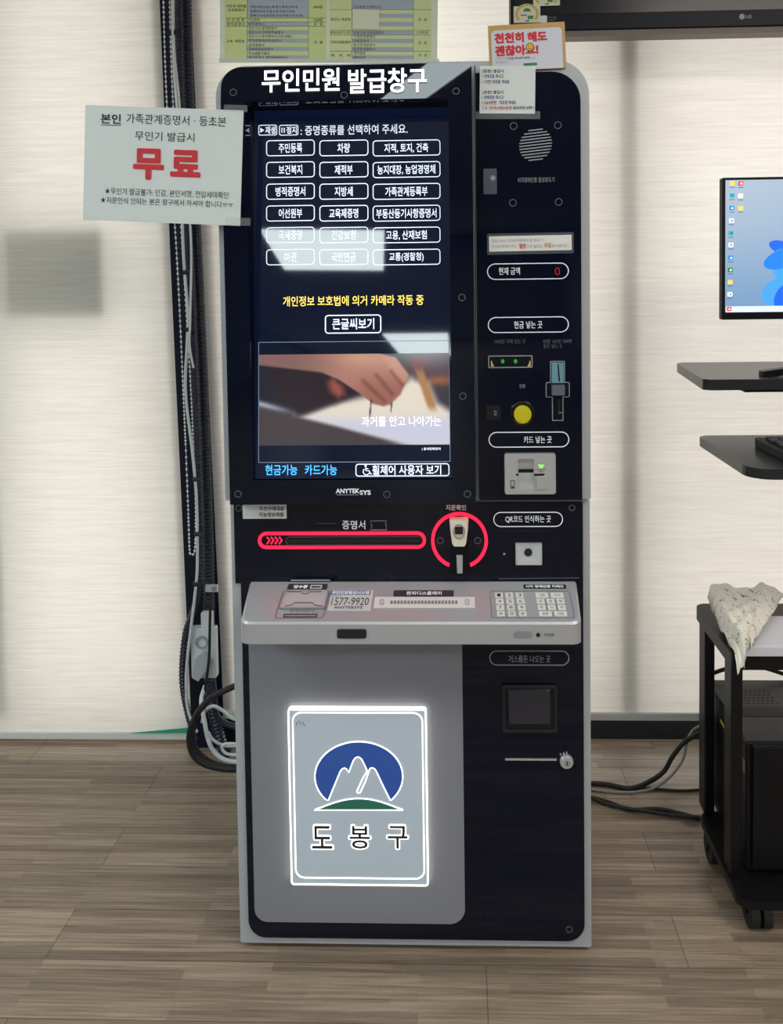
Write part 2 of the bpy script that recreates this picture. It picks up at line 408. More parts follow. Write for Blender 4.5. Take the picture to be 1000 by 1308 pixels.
# ------------------------------------------------------------------ KIOSK
YU, YR, YL = -0.040, -0.016, 0.0
fU, fR, fL = vert(YU), vert(YR), vert(YL)
kx = (fL.px(303, 1207)[0] + fL.px(757, 1213)[0]) / 2
KD = 0.52                                              # cabinet depth
kiosk = thing('certificate_kiosk', 'tall black and silver document issuing kiosk with lit emblem panel', 'kiosk', (kx, 0.25, 0.0))
zs = fL.px(520, 638)[1]                                # seam between the two halves
b = MB(); B = fL.box((299.5, 636, 755, 1210)); B = (B[0], B[1], B[2], zs - 0.003)
b.prism(fL, rloop(B, 0.004, 3), -KD, -0.006, M_frame)
lower = b.build('lower_cabinet', kiosk, 0.004)
b = MB(); b.box(B[0] + .03, B[2] - .03, 0.04, KD - .04, 0.0, B[1] + .002, M_black); b.build('plinth', kiosk)
fC = vert(-0.006)
b = MB(); Bu = fC.box((281, 80, 753.5, 637)); Bu = (Bu[0], zs + 0.001, Bu[2], Bu[3])
k = fC.k(740, 90)
Bo = fC.box((314, 124, 579, 617))
b.ring(fC, rloop(Bu, (40 * k, 46 * k, .003, .003), 12), rloop(Bo, .002, 12), -.10, 0.0, M_frame)
b.prism(fC, rloop(Bu, (40 * k, 46 * k, .003, .003), 12), -KD, -.10, M_frame)
upper = b.build('upper_cabinet', kiosk)
# right upper glass
b = MB(); Br = fR.box((609, 92, 742.5, 636)); Br = (Br[0], zs + .002, Br[2], Br[3])
b.prism(fR, rloop(Br, (.002, 37 * k, .002, .002), 12), -0.0115, 0, M_glass)
gR = b.build('side_glass', kiosk, 0.0015)
# left upper glass with the opening for the screen
Bh = fU.box((287, 81, 605, 637)); Bh = (Bh[0], zs + .002, Bh[2], Bh[3])
Bs = fU.box((318, 128, 575.5, 613))
LH = R(8); zh = Bs[3]                                  # header lean added so its glass mirrors the slanted ceiling light
b = MB(); b.ring(fU, rloop((Bh[0], Bh[1], Bh[2], zh + .0005), .0005, 4), rloop(Bs, .0003, 4), -0.036, 0, M_glass)
fH = Frame((0, YU, zh), (1, 0, 0), (0, math.sin(LH), math.cos(LH)))
gU = b.build('main_glass', kiosk)
b = MB(); b.prism(fH, rloop((Bh[0], .0008, Bh[2], (Bh[3] - zh) / math.cos(LH)), (26 * k, .001, .001, .001), 8), -0.022, 0, M_glass)
header = b.build('header_glass', kiosk, 0.001)
b = MB()                                               # flat lighter line drawn in for light caught on the chamfer
b.line(fU, ((606.5, 84), (608, 634)), 1.6, M_dark, 0.0004); b.build('glass_edge', gU)
# lower glass
Bl = fL.box((311.5, 639, 745.5, 1200)); Bl = (Bl[0], Bl[1], Bl[2], zs - .006)
b = MB(); b.prism(fL, rloop(Bl, (.003, .003, 24 * k, 24 * k), 10), -0.0065, 0, M_glass)
gL = b.build('lower_glass', kiosk, 0.0015)
b = MB(); Bx = fL.box((299.5, 641, 320, 745)); b.box(Bx[0], Bx[2], -0.0005, 0.006, Bx[1], zs - .006, M_glass); b.build('glass_corner', gL)

# header lettering
b = MB(); b.text(fH, '무인민원', (335, 88.5, 434, 118), M_lit_white, 0.015, 0.003); b.text(fH, '발급창구', (445, 88, 545, 119.5), M_lit_white, 0.015, 0.003)
b.build('header_lettering', header, label='glowing white header lettering')

# --- screen, leaning back inside its recess
TL = R(5)
p0 = PY(446, 613, YU + 0.010)
fS = Frame((p0.x, p0.y, p0.z), (1, 0, 0), (0, math.sin(TL), math.cos(TL)))
S0 = fS.box((312, 124, 581, 614))
b = MB(); b.prism(fS, rloop((S0[0] - .01, S0[1] - .01, S0[2] + .01, S0[3] + .01), .002, 2), -0.012, 0, M_screen)
scr = b.build('touch_screen', kiosk)
# casing behind and around the recess (dark inner walls)
b = MB()
for lo_, hi_ in ((fU.px(318, 400)[0] - .004, fU.px(318, 400)[0]), (fU.px(575.5, 400)[0], fU.px(575.5, 400)[0] + .004)):
    b.box(lo_, hi_, YU + .002, YU + .08, Bs[1], Bs[3], M_black)
b.box(Bs[0], Bs[2], YU + .002, YU + .08, Bs[3], Bs[3] + .004, M_black)
b.box(Bs[0], Bs[2], YU + .002, YU + .03, Bs[1] - .004, Bs[1], M_silver_dk)
b.build('screen_recess', kiosk)
cols = ((340, 402, 371), (408, 470.5, 439), (476, 562.5, 519))
rows = (189, 216.7, 244.5, 272.4, 300.2, 328.4)
names = (('주민등록', '차량', '지적, 토지, 건축'), ('보건복지', '제적부', '농지대장, 농업경영체'), ('병적증명서', '지방세', '가족관계등록부'),
         ('어선원부', '교육제증명', '부동산등기사항증명서'), ('국세증명', '건강보험', '고용, 산재보험'), ('여권', '국민연금', '교통(경찰청)'))
twid = ((30, 16, 56), (30, 23, 74), (38, 23, 54), (30, 37, 77), (30, 31, 52), (15.5, 31, 44))
for r_ in range(6):
    for c_ in range(3):
        x0, x1, xc = cols[c_]; y = rows[r_]; tw = twid[r_][c_]
        b = MB(); b.ro(fS, (x0, y - 10.2, x1, y + 10.2), 4.5, 1.1, M_scr_white, 0.0002, 0.0006)
        b.text(fS, names[r_][c_], (xc - tw / 2, y - 6.0, xc + tw / 2, y + 6.2), M_scr_white, 0.012, 0.0006)
        b.build('menu_button', scr)
b = MB(); b.ro(fS, (330, 159.5, 354, 173), 2.5, 1, M_scr_white); b.text(fS, '재생', (339, 161.5, 352, 171), M_scr_white, 0.02)
b.prism(fS, [fS.px(*p) for p in ((332.5, 163), (337.5, 166.3), (332.5, 169.6))], 0, 0.0006, M_scr_white); b.build('play_button', scr)
b = MB(); b.ro(fS, (356.5, 159.5, 381, 173), 2.5, 1, M_scr_white); b.text(fS, '정지', (366, 161.5, 379, 171), M_scr_white, 0.02)
for q in (359.5, 362.5): b.rr(fS, (q, 163.2, q + 1.3, 169.4), 0, M_scr_white)
b.build('pause_button', scr)
b = MB(); b.text(fS, ': 증명종류를 선택하여 주세요.', (384, 159.5, 520.5, 172), M_scr_white, 0.006); b.build('lettering', scr)
b = MB(); b.text(fS, '개인정보 보호법에 의거 카메라 작동 중', (361.5, 377.5, 541, 390.5), M_scr_yellow, 0.010); b.build('lettering', scr, label='yellow lettering')
b = MB(); b.ro(fS, (415, 402, 487, 426), 4.5, 1.4, M_scr_white); b.text(fS, '큰글씨보기', (424.5, 406.5, 478, 420.8), M_scr_white, 0.016); b.build('large_print_button', scr)
b = MB(); b.ro(fS, (330, 435.8, 574.5, 590.5), 0.5, 0.8, mat('screen_line', (120, 130, 150), 0.4, emit=0.5), 0.0001, 0.0004); b.build('video_border', scr)
b = MB(); b.text(fS, '현금가능', (339, 593.5, 380, 607), M_scr_blue, 0.014); b.text(fS, '카드가능', (389.5, 593.5, 430.5, 607), M_scr_blue, 0.014); b.build('lettering', scr, label='bright blue lettering')
b = MB(); b.ro(fS, (454, 592, 574, 608.5), 4, 1.2, M_scr_white); b.text(fS, '휠체어 사용자 보기', (475.5, 593.8, 563.5, 606.5), M_scr_white, 0.014)
b.disc(fS, 467, 594.6, 1.5, M_scr_white); b.line(fS, ((467, 596), (467.4, 601.2), (471.4, 601.2), (473.2, 605.5), (475, 604.8)), 1.3, M_scr_white); b.line(fS, ((467.2, 598.6), (470.5, 598.6)), 1.1, M_scr_white)
b.line(fS, [(468 + 4.1 * math.cos(R(a)), 602.3 + 4.1 * math.sin(R(a))) for a in range(20, 245, 15)], 1.1, M_scr_white); b.build('wheelchair_button', scr)
# the film shown in the lower half: a hand drawing on paper
def in_poly(x, y, P):
    c = False
    for i in range(len(P)):
        (x1, y1), (x2, y2) = P[i], P[i - 1]
        if (y1 > y) != (y2 > y) and x < (x2 - x1) * (y - y1) / (y2 - y1) + x1: c = not c
    return c
def dist_poly(x, y, P):
    d = 9
    for i in range(len(P)):
        (x1, y1), (x2, y2) = P[i], P[i - 1]; vx, vy = x2 - x1, y2 - y1
        t = max(0, min(1, ((x - x1) * vx + (y - y1) * vy) / (vx * vx + vy * vy + 1e-9)))
        d = min(d, math.hypot(x - x1 - t * vx, (y - y1 - t * vy) * 0.48))
    return -d if in_poly(x, y, P) else d
def sm(a, b, x):
    t = max(0, min(1, (x - a) / (b - a))); return t * t * (3 - 2 * t)
def mixc(a, b, t): return tuple(p + (q - p) * t for p, q in zip(a, b))
PAPER = ((0.20, .70), (.36, .58), (.55, .5), (.72, .44), (.80, .30), (.88, .36), (.92, .55), (1.0, .66), (1.0, 1), (.78, 1), (.62, .92), (.4, .78))
ARM = ((-.1, -.05), (.40, -.02), (.62, -.01), (.72, .04), (.79, .24), (.77, .33), (.745, .45), (.69, .56), (.655, .58), (.60, .55), (.52, .42), (.42, .28), (.33, .2), (-.1, .09))
FOREF = ((.62, -.01), (.72, .04), (.79, .22), (.79, .30), (.755, .33), (.70, .20))
THUMB = ((.365, .32), (.39, .26), (.44, .36), (.45, .44), (.42, .48), (.38, .42))
SHADE = ((.2, .70), (.0, .12), (.3, .2), (.42, .28), (.54, .43), (.4, .55))
def film(x, y):
    c = mixc((44, 46, 58), (70, 66, 76), sm(0, .6, x))
    c = mixc(c, (96, 78, 84), sm(.72, .95, x) * sm(.6, .0, y))
    c = mixc(c, (150, 60, 66), 0.75 * math.exp(-((x - .84) / .05) ** 2 - ((y - .12) / .09) ** 2))
    c = mixc(c, (190, 112, 70), 0.85 * math.exp(-((x - .95) / .08) ** 2 - ((y - .3) / .05) ** 2))
    c = mixc(c, (255, 244, 226), sm(.05, -.02, dist_poly(x, y, PAPER)))
    c = mixc(c, (196, 140, 92), 0.95 * sm(.035, .01, abs(x - .865 - (y - .32) * .16)) * sm(.12, .25, y) * sm(.68, .55, y))
    c = mixc(c, (228, 230, 250), sm(.62, .8, y) * sm(.02, -.02, dist_poly(x, y, PAPER)))
    c = mixc(c, (52, 42, 48), 0.9 * sm(.03, -.03, dist_poly(x, y, SHADE)))
    line = .56 + x * .55
    c = mixc(c, (84, 76, 80), sm(-.02, .05, y - line) * (1 - .55 * sm(.62, .8, x)))
    c = mixc(c, (205, 208, 226), 0.85 * math.exp(-((y - line + .02) / .035) ** 2) * sm(.26, .02, x))
    c = mixc(c, (172, 96, 84), sm(.03, -.03, dist_poly(x, y, THUMB)))
    d = dist_poly(x, y, ARM); hand = mixc((150, 112, 108), (206, 150, 132), sm(.15, .55, x)); hand = mixc(hand, (168, 110, 98), sm(.1, .42, y - .0) * sm(.4, .6, x) * .8)
    hand = mixc(hand, (224, 176, 150), .8 * math.exp(-((x - .55) / .12) ** 2 - ((y - .05) / .08) ** 2))
    for fx, fy, gx, gy in ((.70, .20, .755, .34), (.62, .24, .70, .44), (.55, .30, .66, .52)):
        t = max(0, min(1, ((x - fx) * (gx - fx) + (y - fy) * (gy - fy)) / ((gx - fx) ** 2 + (gy - fy) ** 2)))
        hand = mixc(hand, (120, 62, 54), .42 * sm(.024, .0, math.hypot(x - fx - t * (gx - fx), (y - fy - t * (gy - fy)) * .48)))
    c = mixc(c, hand, sm(.008, -.008, d))
    c = mixc(c, (226, 170, 150), .6 * sm(.008, -.02, dist_poly(x, y, FOREF)))
    c = mixc(c, (92, 70, 66), sm(.006, .002, abs(x - .592 + (y - .5) * .05)) * sm(.49, .52, y) * sm(.72, .68, y))
    c = mixc(c, (110, 90, 84), sm(.006, .002, abs(x - .70 + (y - .5) * .05)) * sm(.52, .55, y) * sm(.66, .62, y))
    return c
def picture(fr, b_, d, nx, ny, fn, name, parent, m):
    B = fr.box(b_); vs = []; cs = []
    for j in range(ny + 1):
        for i in range(nx + 1):
            u, v = i / nx, j / ny; vs.append(fr.w(B[0] + (B[2] - B[0]) * u, B[3] + (B[1] - B[3]) * v, d)); cs.append(fn(u, v))
    fs = [(j * (nx + 1) + i, (j + 1) * (nx + 1) + i, (j + 1) * (nx + 1) + i + 1, j * (nx + 1) + i + 1) for j in range(ny) for i in range(nx)]
    o = MB().add(vs, fs, m).build(name, parent)
    at = o.data.color_attributes.new('picture', 'FLOAT_COLOR', 'POINT')
    for i, c in enumerate(cs): at.data[i].color = (*lin(c), 1)
    return o
M_film = vcol_mat('film_picture', 0.66, 0.1)
video = picture(fS, (331, 452, 574, 568.5), 0.0004, 170, 84, film, 'video_picture', scr, M_film)
b = MB(); b.text(fS, '과거를 안고 나아가는', (462, 531.5, 563.5, 544.5), mat('subtitle', (235, 240, 255), 0.4, emit=0.75), 0.008, 0.0012)
b.build('lettering', scr); b = MB(); b.text(fS, '| 동의문화진지', (539, 571.5, 562.5, 575.5), M_scr_white, 0.02); b.build('lettering', scr)
# maker's lettering under the screen
b = MB(); b.text(fU, 'ANYTEK', (429, 624, 459, 630), M_white_ink, 0.03); b.text(fU, 'SYS', (459.5, 626, 473.5, 632), M_white_ink, 0.03); b.line(fU, ((430, 632), (458, 632)), .7, M_grey_ink)
b.build('lettering', gU)
# panel screws
def screw(fr, x, y, r, par):
    b = MB(); b.circ(fr, x, y, r, 1.0, M_dim_ink, 0, 0.0008); b.disc(fr, x, y, r - 1, M_glass, 0, 0.0006, 20)
    return b.build('panel_screw', par)
for x, y in ((298, 118), (439.5, 121.5), (582.5, 116.5)): screw(fH, x, y, 4.6, header)
for x, y in ((590, 380), (591, 506), (304, 631), (494, 631.5), (597, 631)): screw(fU, x, y, 4.6, gU)
for x, y in ((656, 161), (712.5, 160), (655, 259), (713.5, 258)): screw(fR, x, y, 4.8, gR)
for x, y in ((730.5, 648.5), (305, 649), (727, 1187)): screw(fL, x, y, 4.2, gL)

# --- right upper column
b = MB(); cu, cv = fR.px(684, 185); kk = fR.k(684, 185); rr_ = 21 * kk
for i in range(11):
    y = (-0.90 + 1.8 * i / 10) * rr_; h = math.sqrt(max(rr_ ** 2 - y ** 2, 0)); t = 0.0011; tilt = 0.10
    b.prism(fR, [(cu - h, cv + y - t - tilt * h), (cu + h, cv + y - t + tilt * h), (cu + h, cv + y + t + tilt * h), (cu - h, cv + y + t - tilt * h)], 0, 0.0008, M_grey_ink)
b.build('speaker_grille', kiosk)
b = MB(); b.rr(fR, (617.5, 215.5, 634.5, 248), 1, mat('sensor_plate', (66, 76, 90), 0.4), 0, 0.001); b.circ(fR, 629.5, 227.5, 3.4, 1.1, M_grey_ink, .001, .0016); b.disc(fR, 629.5, 227.5, 1.2, M_white_ink, .001, .0018); b.build('camera_sensor', kiosk)
b = MB(); b.text(fR, '시각장애인용 음성유도기', (661, 226.5, 708, 233), M_grey_ink, 0.0); b.build('lettering', gR)
def pill(fr, bx, s, tb, m, par, wd=1.15, ink=None, bold=0.006):
    b = MB(); b.ro(fr, bx, (bx[3] - bx[1]) / 2, wd, m); b.text(fr, s, tb, ink or m, bold); return b.build('slot_label', par)
pill(fR, (622, 336, 726.5, 357), '현재 금액', (637, 341.5, 664, 351), M_white_ink, gR)
b = MB(); b.text(fR, '0', (708.5, 341.5, 715, 351.5), M_red_dim, 0.0, .001); b.build('amount_digit', gR)
pill(fR, (623, 404.5, 726.5, 425), '현금 넣는 곳', (656.5, 410, 692.5, 419.5), M_white_ink, gR)
b = MB(); b.text(fR, '1000원 지폐 넣는 곳', (631.5, 433, 671, 438.8), M_dim_ink, 0); b.build('lettering', gR); b = MB(); b.text(fR, '50원 100원 500원', (693.5, 433, 730, 438.3), M_dim_ink, 0); b.text(fR, '동전 넣는 곳', (694, 439.5, 718, 444.8), M_dim_ink, 0); b.build('lettering', gR)
t = MB(); t.ro(fR, (623.5, 454, 680, 469.8), 2, 1.2, M_grey_ink, 0, .002); t.rr(fR, (624.5, 455, 679, 468.8), 1.5, M_black, 0, .0006); bill = t.build('banknote_slot', kiosk)
for x in (642, 658.3):
    b = MB(); b.disc(fR, x, 461.5, 2.2, M_green_led, .0006, .0022, 16, 2.8); b.build('green_light', bill, label='small green light')
for x, s in ((629, 1), (675.5, -1)):
    b = MB(); b.prism(fR, [fR.px(*p) for p in ((x - 2 * s, 461), (x - 1 * s, 460.5), (x, 464), (x + 2 * s, 468), (x - 2 * s, 468))], .0006, .002, mat('amber_guide', (214, 190, 110), 0.5)); b.build('slot_guide', bill)
# coin slot
t = MB(); t.ro(fR, (702.5, 461, 721.5, 490), 1.5, 1.1, M_grey_ink); t.ro(fR, (697, 488, 727.5, 507.5), 2, 1.1, M_grey_ink); t.ro(fR, (705, 506, 719.5, 537.5), 1, 1.1, M_grey_ink)
t.rr(fR, (698, 489, 726.5, 506.5), 1, M_black, .0002, .0009); t.rr(fR, (706, 505, 718.5, 536.5), 1, M_black, .0002, .0008); coin = t.build('coin_slot', kiosk)
b = MB(); b.rr(fR, (704.5, 463, 719.5, 489), 0.5, mat('teal_plate', (104, 152, 166), 0.35), .0004, .004); b.prism(fR, [fR.px(*p) for p in ((711.5, 465), (713, 465), (715, 487), (713.2, 487))], .004, .0045, M_black); b.build('coin_plate', coin, 0.0006)
b = MB(); b.rr(fR, (704, 491, 720.5, 504), 1, mat('coin_cap', (92, 100, 114), 0.4), .0004, .012); b.build('coin_cap', coin, 0.002)
b = MB(); b.rr(fR, (713, 510, 715, 530), 0.5, M_rubber, .0008, .0012); b.rr(fR, (713, 526, 718, 528), .3, M_dim_ink, .0008, .0014); b.build('coin_track', coin)
b = MB(); b.text(fR, '반환', (663.5, 490.5, 671, 495.5), M_grey_ink, 0); b.build('lettering', gR)
# return button
b = MB(); kk = fR.k(667, 528); cu, cv = fR.px(667.2, 528)
loops = [[fR.w(u, v, d) for u, v in eloop(cu, cv, r * kk, r * kk, 40)] for r, d in ((17, 0), (16.2, .003), (14.5, .0045), (12.5, .003), (12.0, .001))]
b.loft(loops, mat('button_bezel', (12, 12, 15), 0.18), True, True); btn = b.build('return_button', kiosk)
b = MB(); loops = [[fR.w(u, v, d) for u, v in eloop(cu, cv - .0015, r * kk, r * kk * 1.05, 40)] for r, d in ((11.2, .001), (11.2, .006), (10.4, .0075), (7, .008))]
b.loft(loops, M_yellow); b.build('button_cap', btn, label='round yellow button cap')
b = MB(); b.rr(fR, (621, 518, 639.5, 536), 1, mat('key_plate', (15, 16, 22), 0.3), 0, .0008); b.ro(fR, (631, 524.5, 634, 530.5), 1, .8, M_grey_ink, .0008, .0014); b.build('key_switch', kiosk)
pill(fR, (624, 551.5, 727, 571.5), '카드 넣는 곳', (669, 557, 704.5, 566), M_white_ink, gR)
# card reader
t = MB(); kk = fR.k(677, 604)
Bc = fR.box((644, 578, 709, 629.5)); Bi = fR.box((661.5, 585, 681, 622.5))
t.ring(fR, rloop(Bc, 3 * kk, 4), rloop(Bi, .5 * kk, 4), 0, .012, M_silver); card = t.build('card_reader', kiosk, 0.0012)
b = MB(); x0, z0, x1, z1 = Bi; zm = fR.px(670, 602)[1]; ze = fR.px(670, 615)[1]
b.add([fR.w(x0, z1, .004), fR.w(x1, z1, .004), fR.w(x1, zm, .0015), fR.w(x0, zm, .0015)], [(0, 1, 2, 3)], M_silver)
b.add([fR.w(x0, zm - .001, .006), fR.w(x1, zm - .001, .006), fR.w(x1, ze, .007), fR.w(x0, ze, .007)], [(0, 1, 2, 3)], M_silver)
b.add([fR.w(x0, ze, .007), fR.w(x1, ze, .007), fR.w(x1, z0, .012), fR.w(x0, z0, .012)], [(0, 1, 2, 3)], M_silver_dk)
b.add([fR.w(x0, zm, .0015), fR.w(x1, zm, .0015), fR.w(x1, zm - .001, .006), fR.w(x0, zm - .001, .006)], [(0, 1, 2, 3)], M_black)
b.build('finger_well', card)
b = MB(); b.rr(fR, (661.5, 598.8, 681, 601), .1, M_black, .0035, .0064); b.rr(fR, (658.5, 603.2, 661.5, 605.8), .3, M_black, .012, .0124); b.rr(fR, (681, 603.2, 694.5, 605.8), .3, M_black, .012, .0124); b.build('card_slit', card)
b = MB(); P = [fR.px(*p) for p in ((680.5, 606), (696.5, 606.5), (696.5, 622), (685, 622.5), (684.5, 611))]
b.prism(fR, P, .012, .016, M_silver); b.build('card_ramp', card, .001)
b = MB(); b.prism(fR, [fR.px(*p) for p in ((687, 591.5), (690, 592.5), (694, 592), (691, 596), (688, 595.5))], .012, .0128, mat('card_light', (120, 255, 60), .4, emit=1.1)); b.build('green_light', card, label='small bright green light')
b = MB(); b.text(fR, 'card', (685, 596.6, 695, 598.6), M_ink, 0, .0126); b.text(fR, 'entry', (687, 599.3, 693, 601.6), M_ink, 0, .0126)
b.build('card_marking', card); b = MB(); b.ro(fR, (651.3, 611.5, 656.8, 622), 1.0, .8, M_ink, .012, .0125); b.rr(fR, (652.8, 619, 655.4, 621), .2, M_ink, .012, .0126); b.build('card_marking', card)

# --- lower glass band
b = MB(); b.rr(fL, (310, 642.5, 366, 662.5), .5, M_paper, 0, .0006)
b.text(fL, '우선구매대상', (331, 646.3, 363, 652.3), M_ink, .02, .001); b.text(fL, '지능정보제품', (331, 654.2, 362.5, 660), M_ink, .02, .001); b.build('product_sticker', kiosk, label='small pale sticker with two lines of black print')
b = MB(); b.text(fL, '증명서', (437, 664.5, 466.5, 676), M_white_ink, .006); b.line(fL, ((473, 665.5), (494, 665), (492.5, 668), (494, 676.5), (473, 677), (475, 672)), .9, M_grey_ink, closed=True); b.line(fL, ((404, 668.5), (428, 668.5)), .6, M_dim_ink); b.build('lettering', gL)
t = MB(); t.ro(fL, (330, 679, 544, 700.3), 10.6, 3.6, M_red_led, 0, .004); slot = t.build('document_slot', kiosk, label='red glowing document outlet')
b = MB(); b.ro(fL, (365, 684.7, 541, 696.5), 5.5, 1.4, mat('slot_rim', (70, 60, 70), .3), 0, .003); b.rr(fL, (366, 687.8, 539, 693.2), 2.6, M_rubber, .0002, .0016); b.build('slot_mouth', slot)
b = MB()
for i in range(4):
    x = 341 + i * 5.2; b.line(fL, ((x, 685.6), (x + 3.6, 690), (x, 694.6)), 1.9, M_red_led, .0012)
b.build('arrow_marking', slot)
# fingerprint reader
t = MB(); cu, cv = fL.px(586.8, 690); kk = fL.k(587, 690)
lo = eloop(cu, cv, 36 * kk, 36.5 * kk, 60, -67, 247); li = eloop(cu, cv, 32.2 * kk, 32.6 * kk, 60, -67, 247)
t.ring(fL, lo, li, 0, .004, M_red_led, False); fp = t.build('fingerprint_ring', kiosk, label='red glowing ring around the fingerprint reader')
for x in (562.3, 610): screw(fL, x, 690.5, 4.4, fp)
b = MB(); P = [(574.2, 661), (577, 660), (595, 660), (598, 661), (597.6, 671), (595.2, 690), (593, 693.5), (580, 693.5), (577.5, 690), (574.8, 671)]
P = [fL.px(*p) for p in P]; uc = sum(p[0] for p in P) / 10; vc = sum(p[1] for p in P) / 10
def sc(P, s): return [(uc + (p[0] - uc) * s, vc + (p[1] - vc) * s) for p in P]
b.loft([[fL.w(u, v, d) for u, v in sc(P, s)] for s, d in ((1, 0), (1, .022), (.93, .028), (.55, .028))], mat('reader_shell', (226, 220, 208), .35)); rd = b.build('reader_shell', fp, label='pale rounded reader shell')
b = MB(); kk2 = kk; q = fL.px(586.2, 673.5); b.ring(fL, eloop(q[0], q[1], 7.4 * kk, 9.5 * kk, 30), eloop(q[0], q[1], 6.2 * kk, 8.2 * kk, 30), .0275, .0292, M_silver_dk)
b.prism(fL, eloop(q[0], q[1], 6.2 * kk, 8.2 * kk, 30), .0275, .0285, mat('reader_well', (196, 184, 160), .4)); b.rr(fL, (581, 667.2, 591, 676.5), 1, M_rubber, .0284, .0292); b.build('reader_window', fp)
b = MB(); P2 = [fL.px(*p) for p in ((576, 694), (597, 694), (598.5, 706), (601, 726), (594, 728.5), (580, 728.5), (573.5, 726), (575.5, 706))]
b.prism(fL, P2, 0, .018, M_black); b.prism(fL, [fL.px(*p) for p in ((582.8, 705), (590.8, 705), (590.6, 728), (584, 728))], .018, .0188, mat('grey_strip', (168, 168, 172), .4)); b.build('reader_foot', fp, .001)
b = MB(); b.text(fL, '지문확인', (569.5, 644.5, 595, 651.8), mat('pink_ink_faint_glow', (235, 190, 196), .5, emit=.25), .01); b.build('lettering', gL)  # pink print also carries a faint glow of its own
pill(fL, (630, 653.8, 719, 673), 'QR코드 인식하는 곳', (645.5, 658.3, 703.5, 667.8), M_white_ink, gL)
t = MB(); Bq = fL.box((658.3, 693, 692, 721)); q = fL.px(674.5, 705); kk = fL.k(674, 705); ls = []
t.ring(fL, rloop(Bq, 1 * kk, 3), rloop(inset(Bq, 1.2 * kk), .8 * kk, 3), 0, .004, M_silver)
n_ = len(rloop(Bq, 1, 3)); outer = rloop(inset(Bq, 1.2 * kk), .5 * kk, 3)
inner = [(q[0] + 5 * kk * math.cos(math.atan2(v - q[1], u - q[0])), q[1] + 5 * kk * math.sin(math.atan2(v - q[1], u - q[0]))) for u, v in outer]
t.loft([[fL.w(u, v, .0035) for u, v in outer], [fL.w(u, v, .0012) for u, v in inner]], mat('scanner_funnel', (188, 194, 198), .4), False); qr = t.build('code_scanner', kiosk)
b = MB(); b.disc(fL, 674.5, 705, 5.1, M_rubber, .0004, .0032, 24); b.build('scanner_eye', qr)
b = MB(); b.disc(fL, 644, 707.5, 1.4, M_grey_ink, 0, .0012, 14); b.line(fL, ((637, 678), (698, 678)), .6, M_dark, .0008); b.line(fL, ((637, 739), (740, 738)), .9, M_dim_ink, .0008); b.build('panel_line', gL)

# --- sloping tray
YT = -0.115
zb_ = fL.px(526, 743)[1]; fT0 = vert(YT); zf = fT0.px(526, 795)[1]; zlow = fT0.px(526, 823)[1]
xbl, xbr = fL.px(319, 743)[0], fL.px(736, 743)[0]; xfl, xfr = fT0.px(305, 800)[0], fT0.px(744, 800)[0]
def tray_loop(z_off, shrink=0.0):
    out = []
    fl = [(xbl, 0.004), (xfl + .002, YT + .03), (xfl, YT + .02)]
    r = .018
    pts = [(xbl, .002), (xfl, YT + r * 1.6)] + [(xfl + r - r * math.cos(R(a)), YT + r - r * math.sin(R(a))) for a in (20, 40, 60, 80, 90)] + \
          [(xfr - r + r * math.sin(R(a)), YT + r - r * math.cos(R(a))) for a in (0, 10, 30, 50, 70)] + [(xfr, YT + r * 1.6), (xbr, .002)]
    return pts
def ztop(y): return zf + (zb_ - zf) * (y - YT) / (0 - YT)
pts = tray_loop(0); cxm = sum(p[0] for p in pts) / len(pts)
def sh(p, s): return (p[0] + (s if p[0] < cxm else -s), p[1] + (s if p[1] < -.02 else 0))
l0 = [Vector((x, y, zlow)) for x, y in pts]; l1 = [Vector((x, y, ztop(y) - .004)) for x, y in pts]; l2 = [Vector((*sh((x, y), .003), ztop(y))) for x, y in pts]
b = MB(); b.loft([l0, l1, l2], M_tray); tray = b.build('tray', kiosk, label='sloping silver tray')
fT = Frame((cxm, 0, zb_), (1, 0, 0), (0, -YT, zb_ - zf)); 
b = MB(); b.line(fL, ((372, 740.3), (422, 740.3)), 1.6, M_silver, .004); b.build('tray_hook', tray)
M_lbl = mat('tray_label_dark', (52, 56, 64), .4)
t = MB(); t.rr(fT, (367.5, 746.2, 418, 754), (2, 2, 0, 0), M_lbl, 0, .001); t.text(fT, '영수증', (375, 748, 393, 752.3), M_white_ink, .03, .0014); t.ro(fT, (396.5, 748.2, 411, 752.2), .4, .9, M_white_ink, .001, .0015)
t.ro(fT, (356, 754, 417, 790), 5, .8, M_silver_dk, 0, .0006); rec = t.build('receipt_outlet', tray)
M_clear = mat('clear_cover', (225, 222, 226), .12, trans=0.0, alpha=.42)
b = MB(); b.rr(fT, (359.5, 755, 418, 779), 4, M_clear, 0, .004); b.ro(fT, (359.5, 755, 418, 779), 4, 2.0, mat('cover_rim', (134, 138, 146), .2), 0, .0045); b.build('clear_cover', rec, .001)
b = MB(); b.line(fT, ((366, 758.5), (385, 758.5), (387, 761), (393, 761), (395, 758.5), (411, 758.5)), .9, M_lbl,   .0052); b.line(fT, ((364, 777), (372, 775.5), (376, 772.5), (399, 772.5), (403, 776), (412, 777)), 1.1, M_lbl,   .0052); b.text(fT, '영수증 나오는 곳', (370, 779.6, 402, 782.4), M_lbl, 0, .0012); b.build('cover_marking', rec)
b = MB(); b.ro(fT, (362, 784.5, 405, 788.5), 1, 1.1, M_dark, 0, .0008); b.build('receipt_slit', rec)
t = MB(); t.rr(fT, (420.8, 754, 475, 780.5), .6, mat('tray_sticker', (206, 207, 210), .5), 0, .0005); t.rr(fT, (421.5, 754.5, 473.5, 760.3), .3, mat('sticker_blue', (112, 128, 160), .5), .0004, .0008)
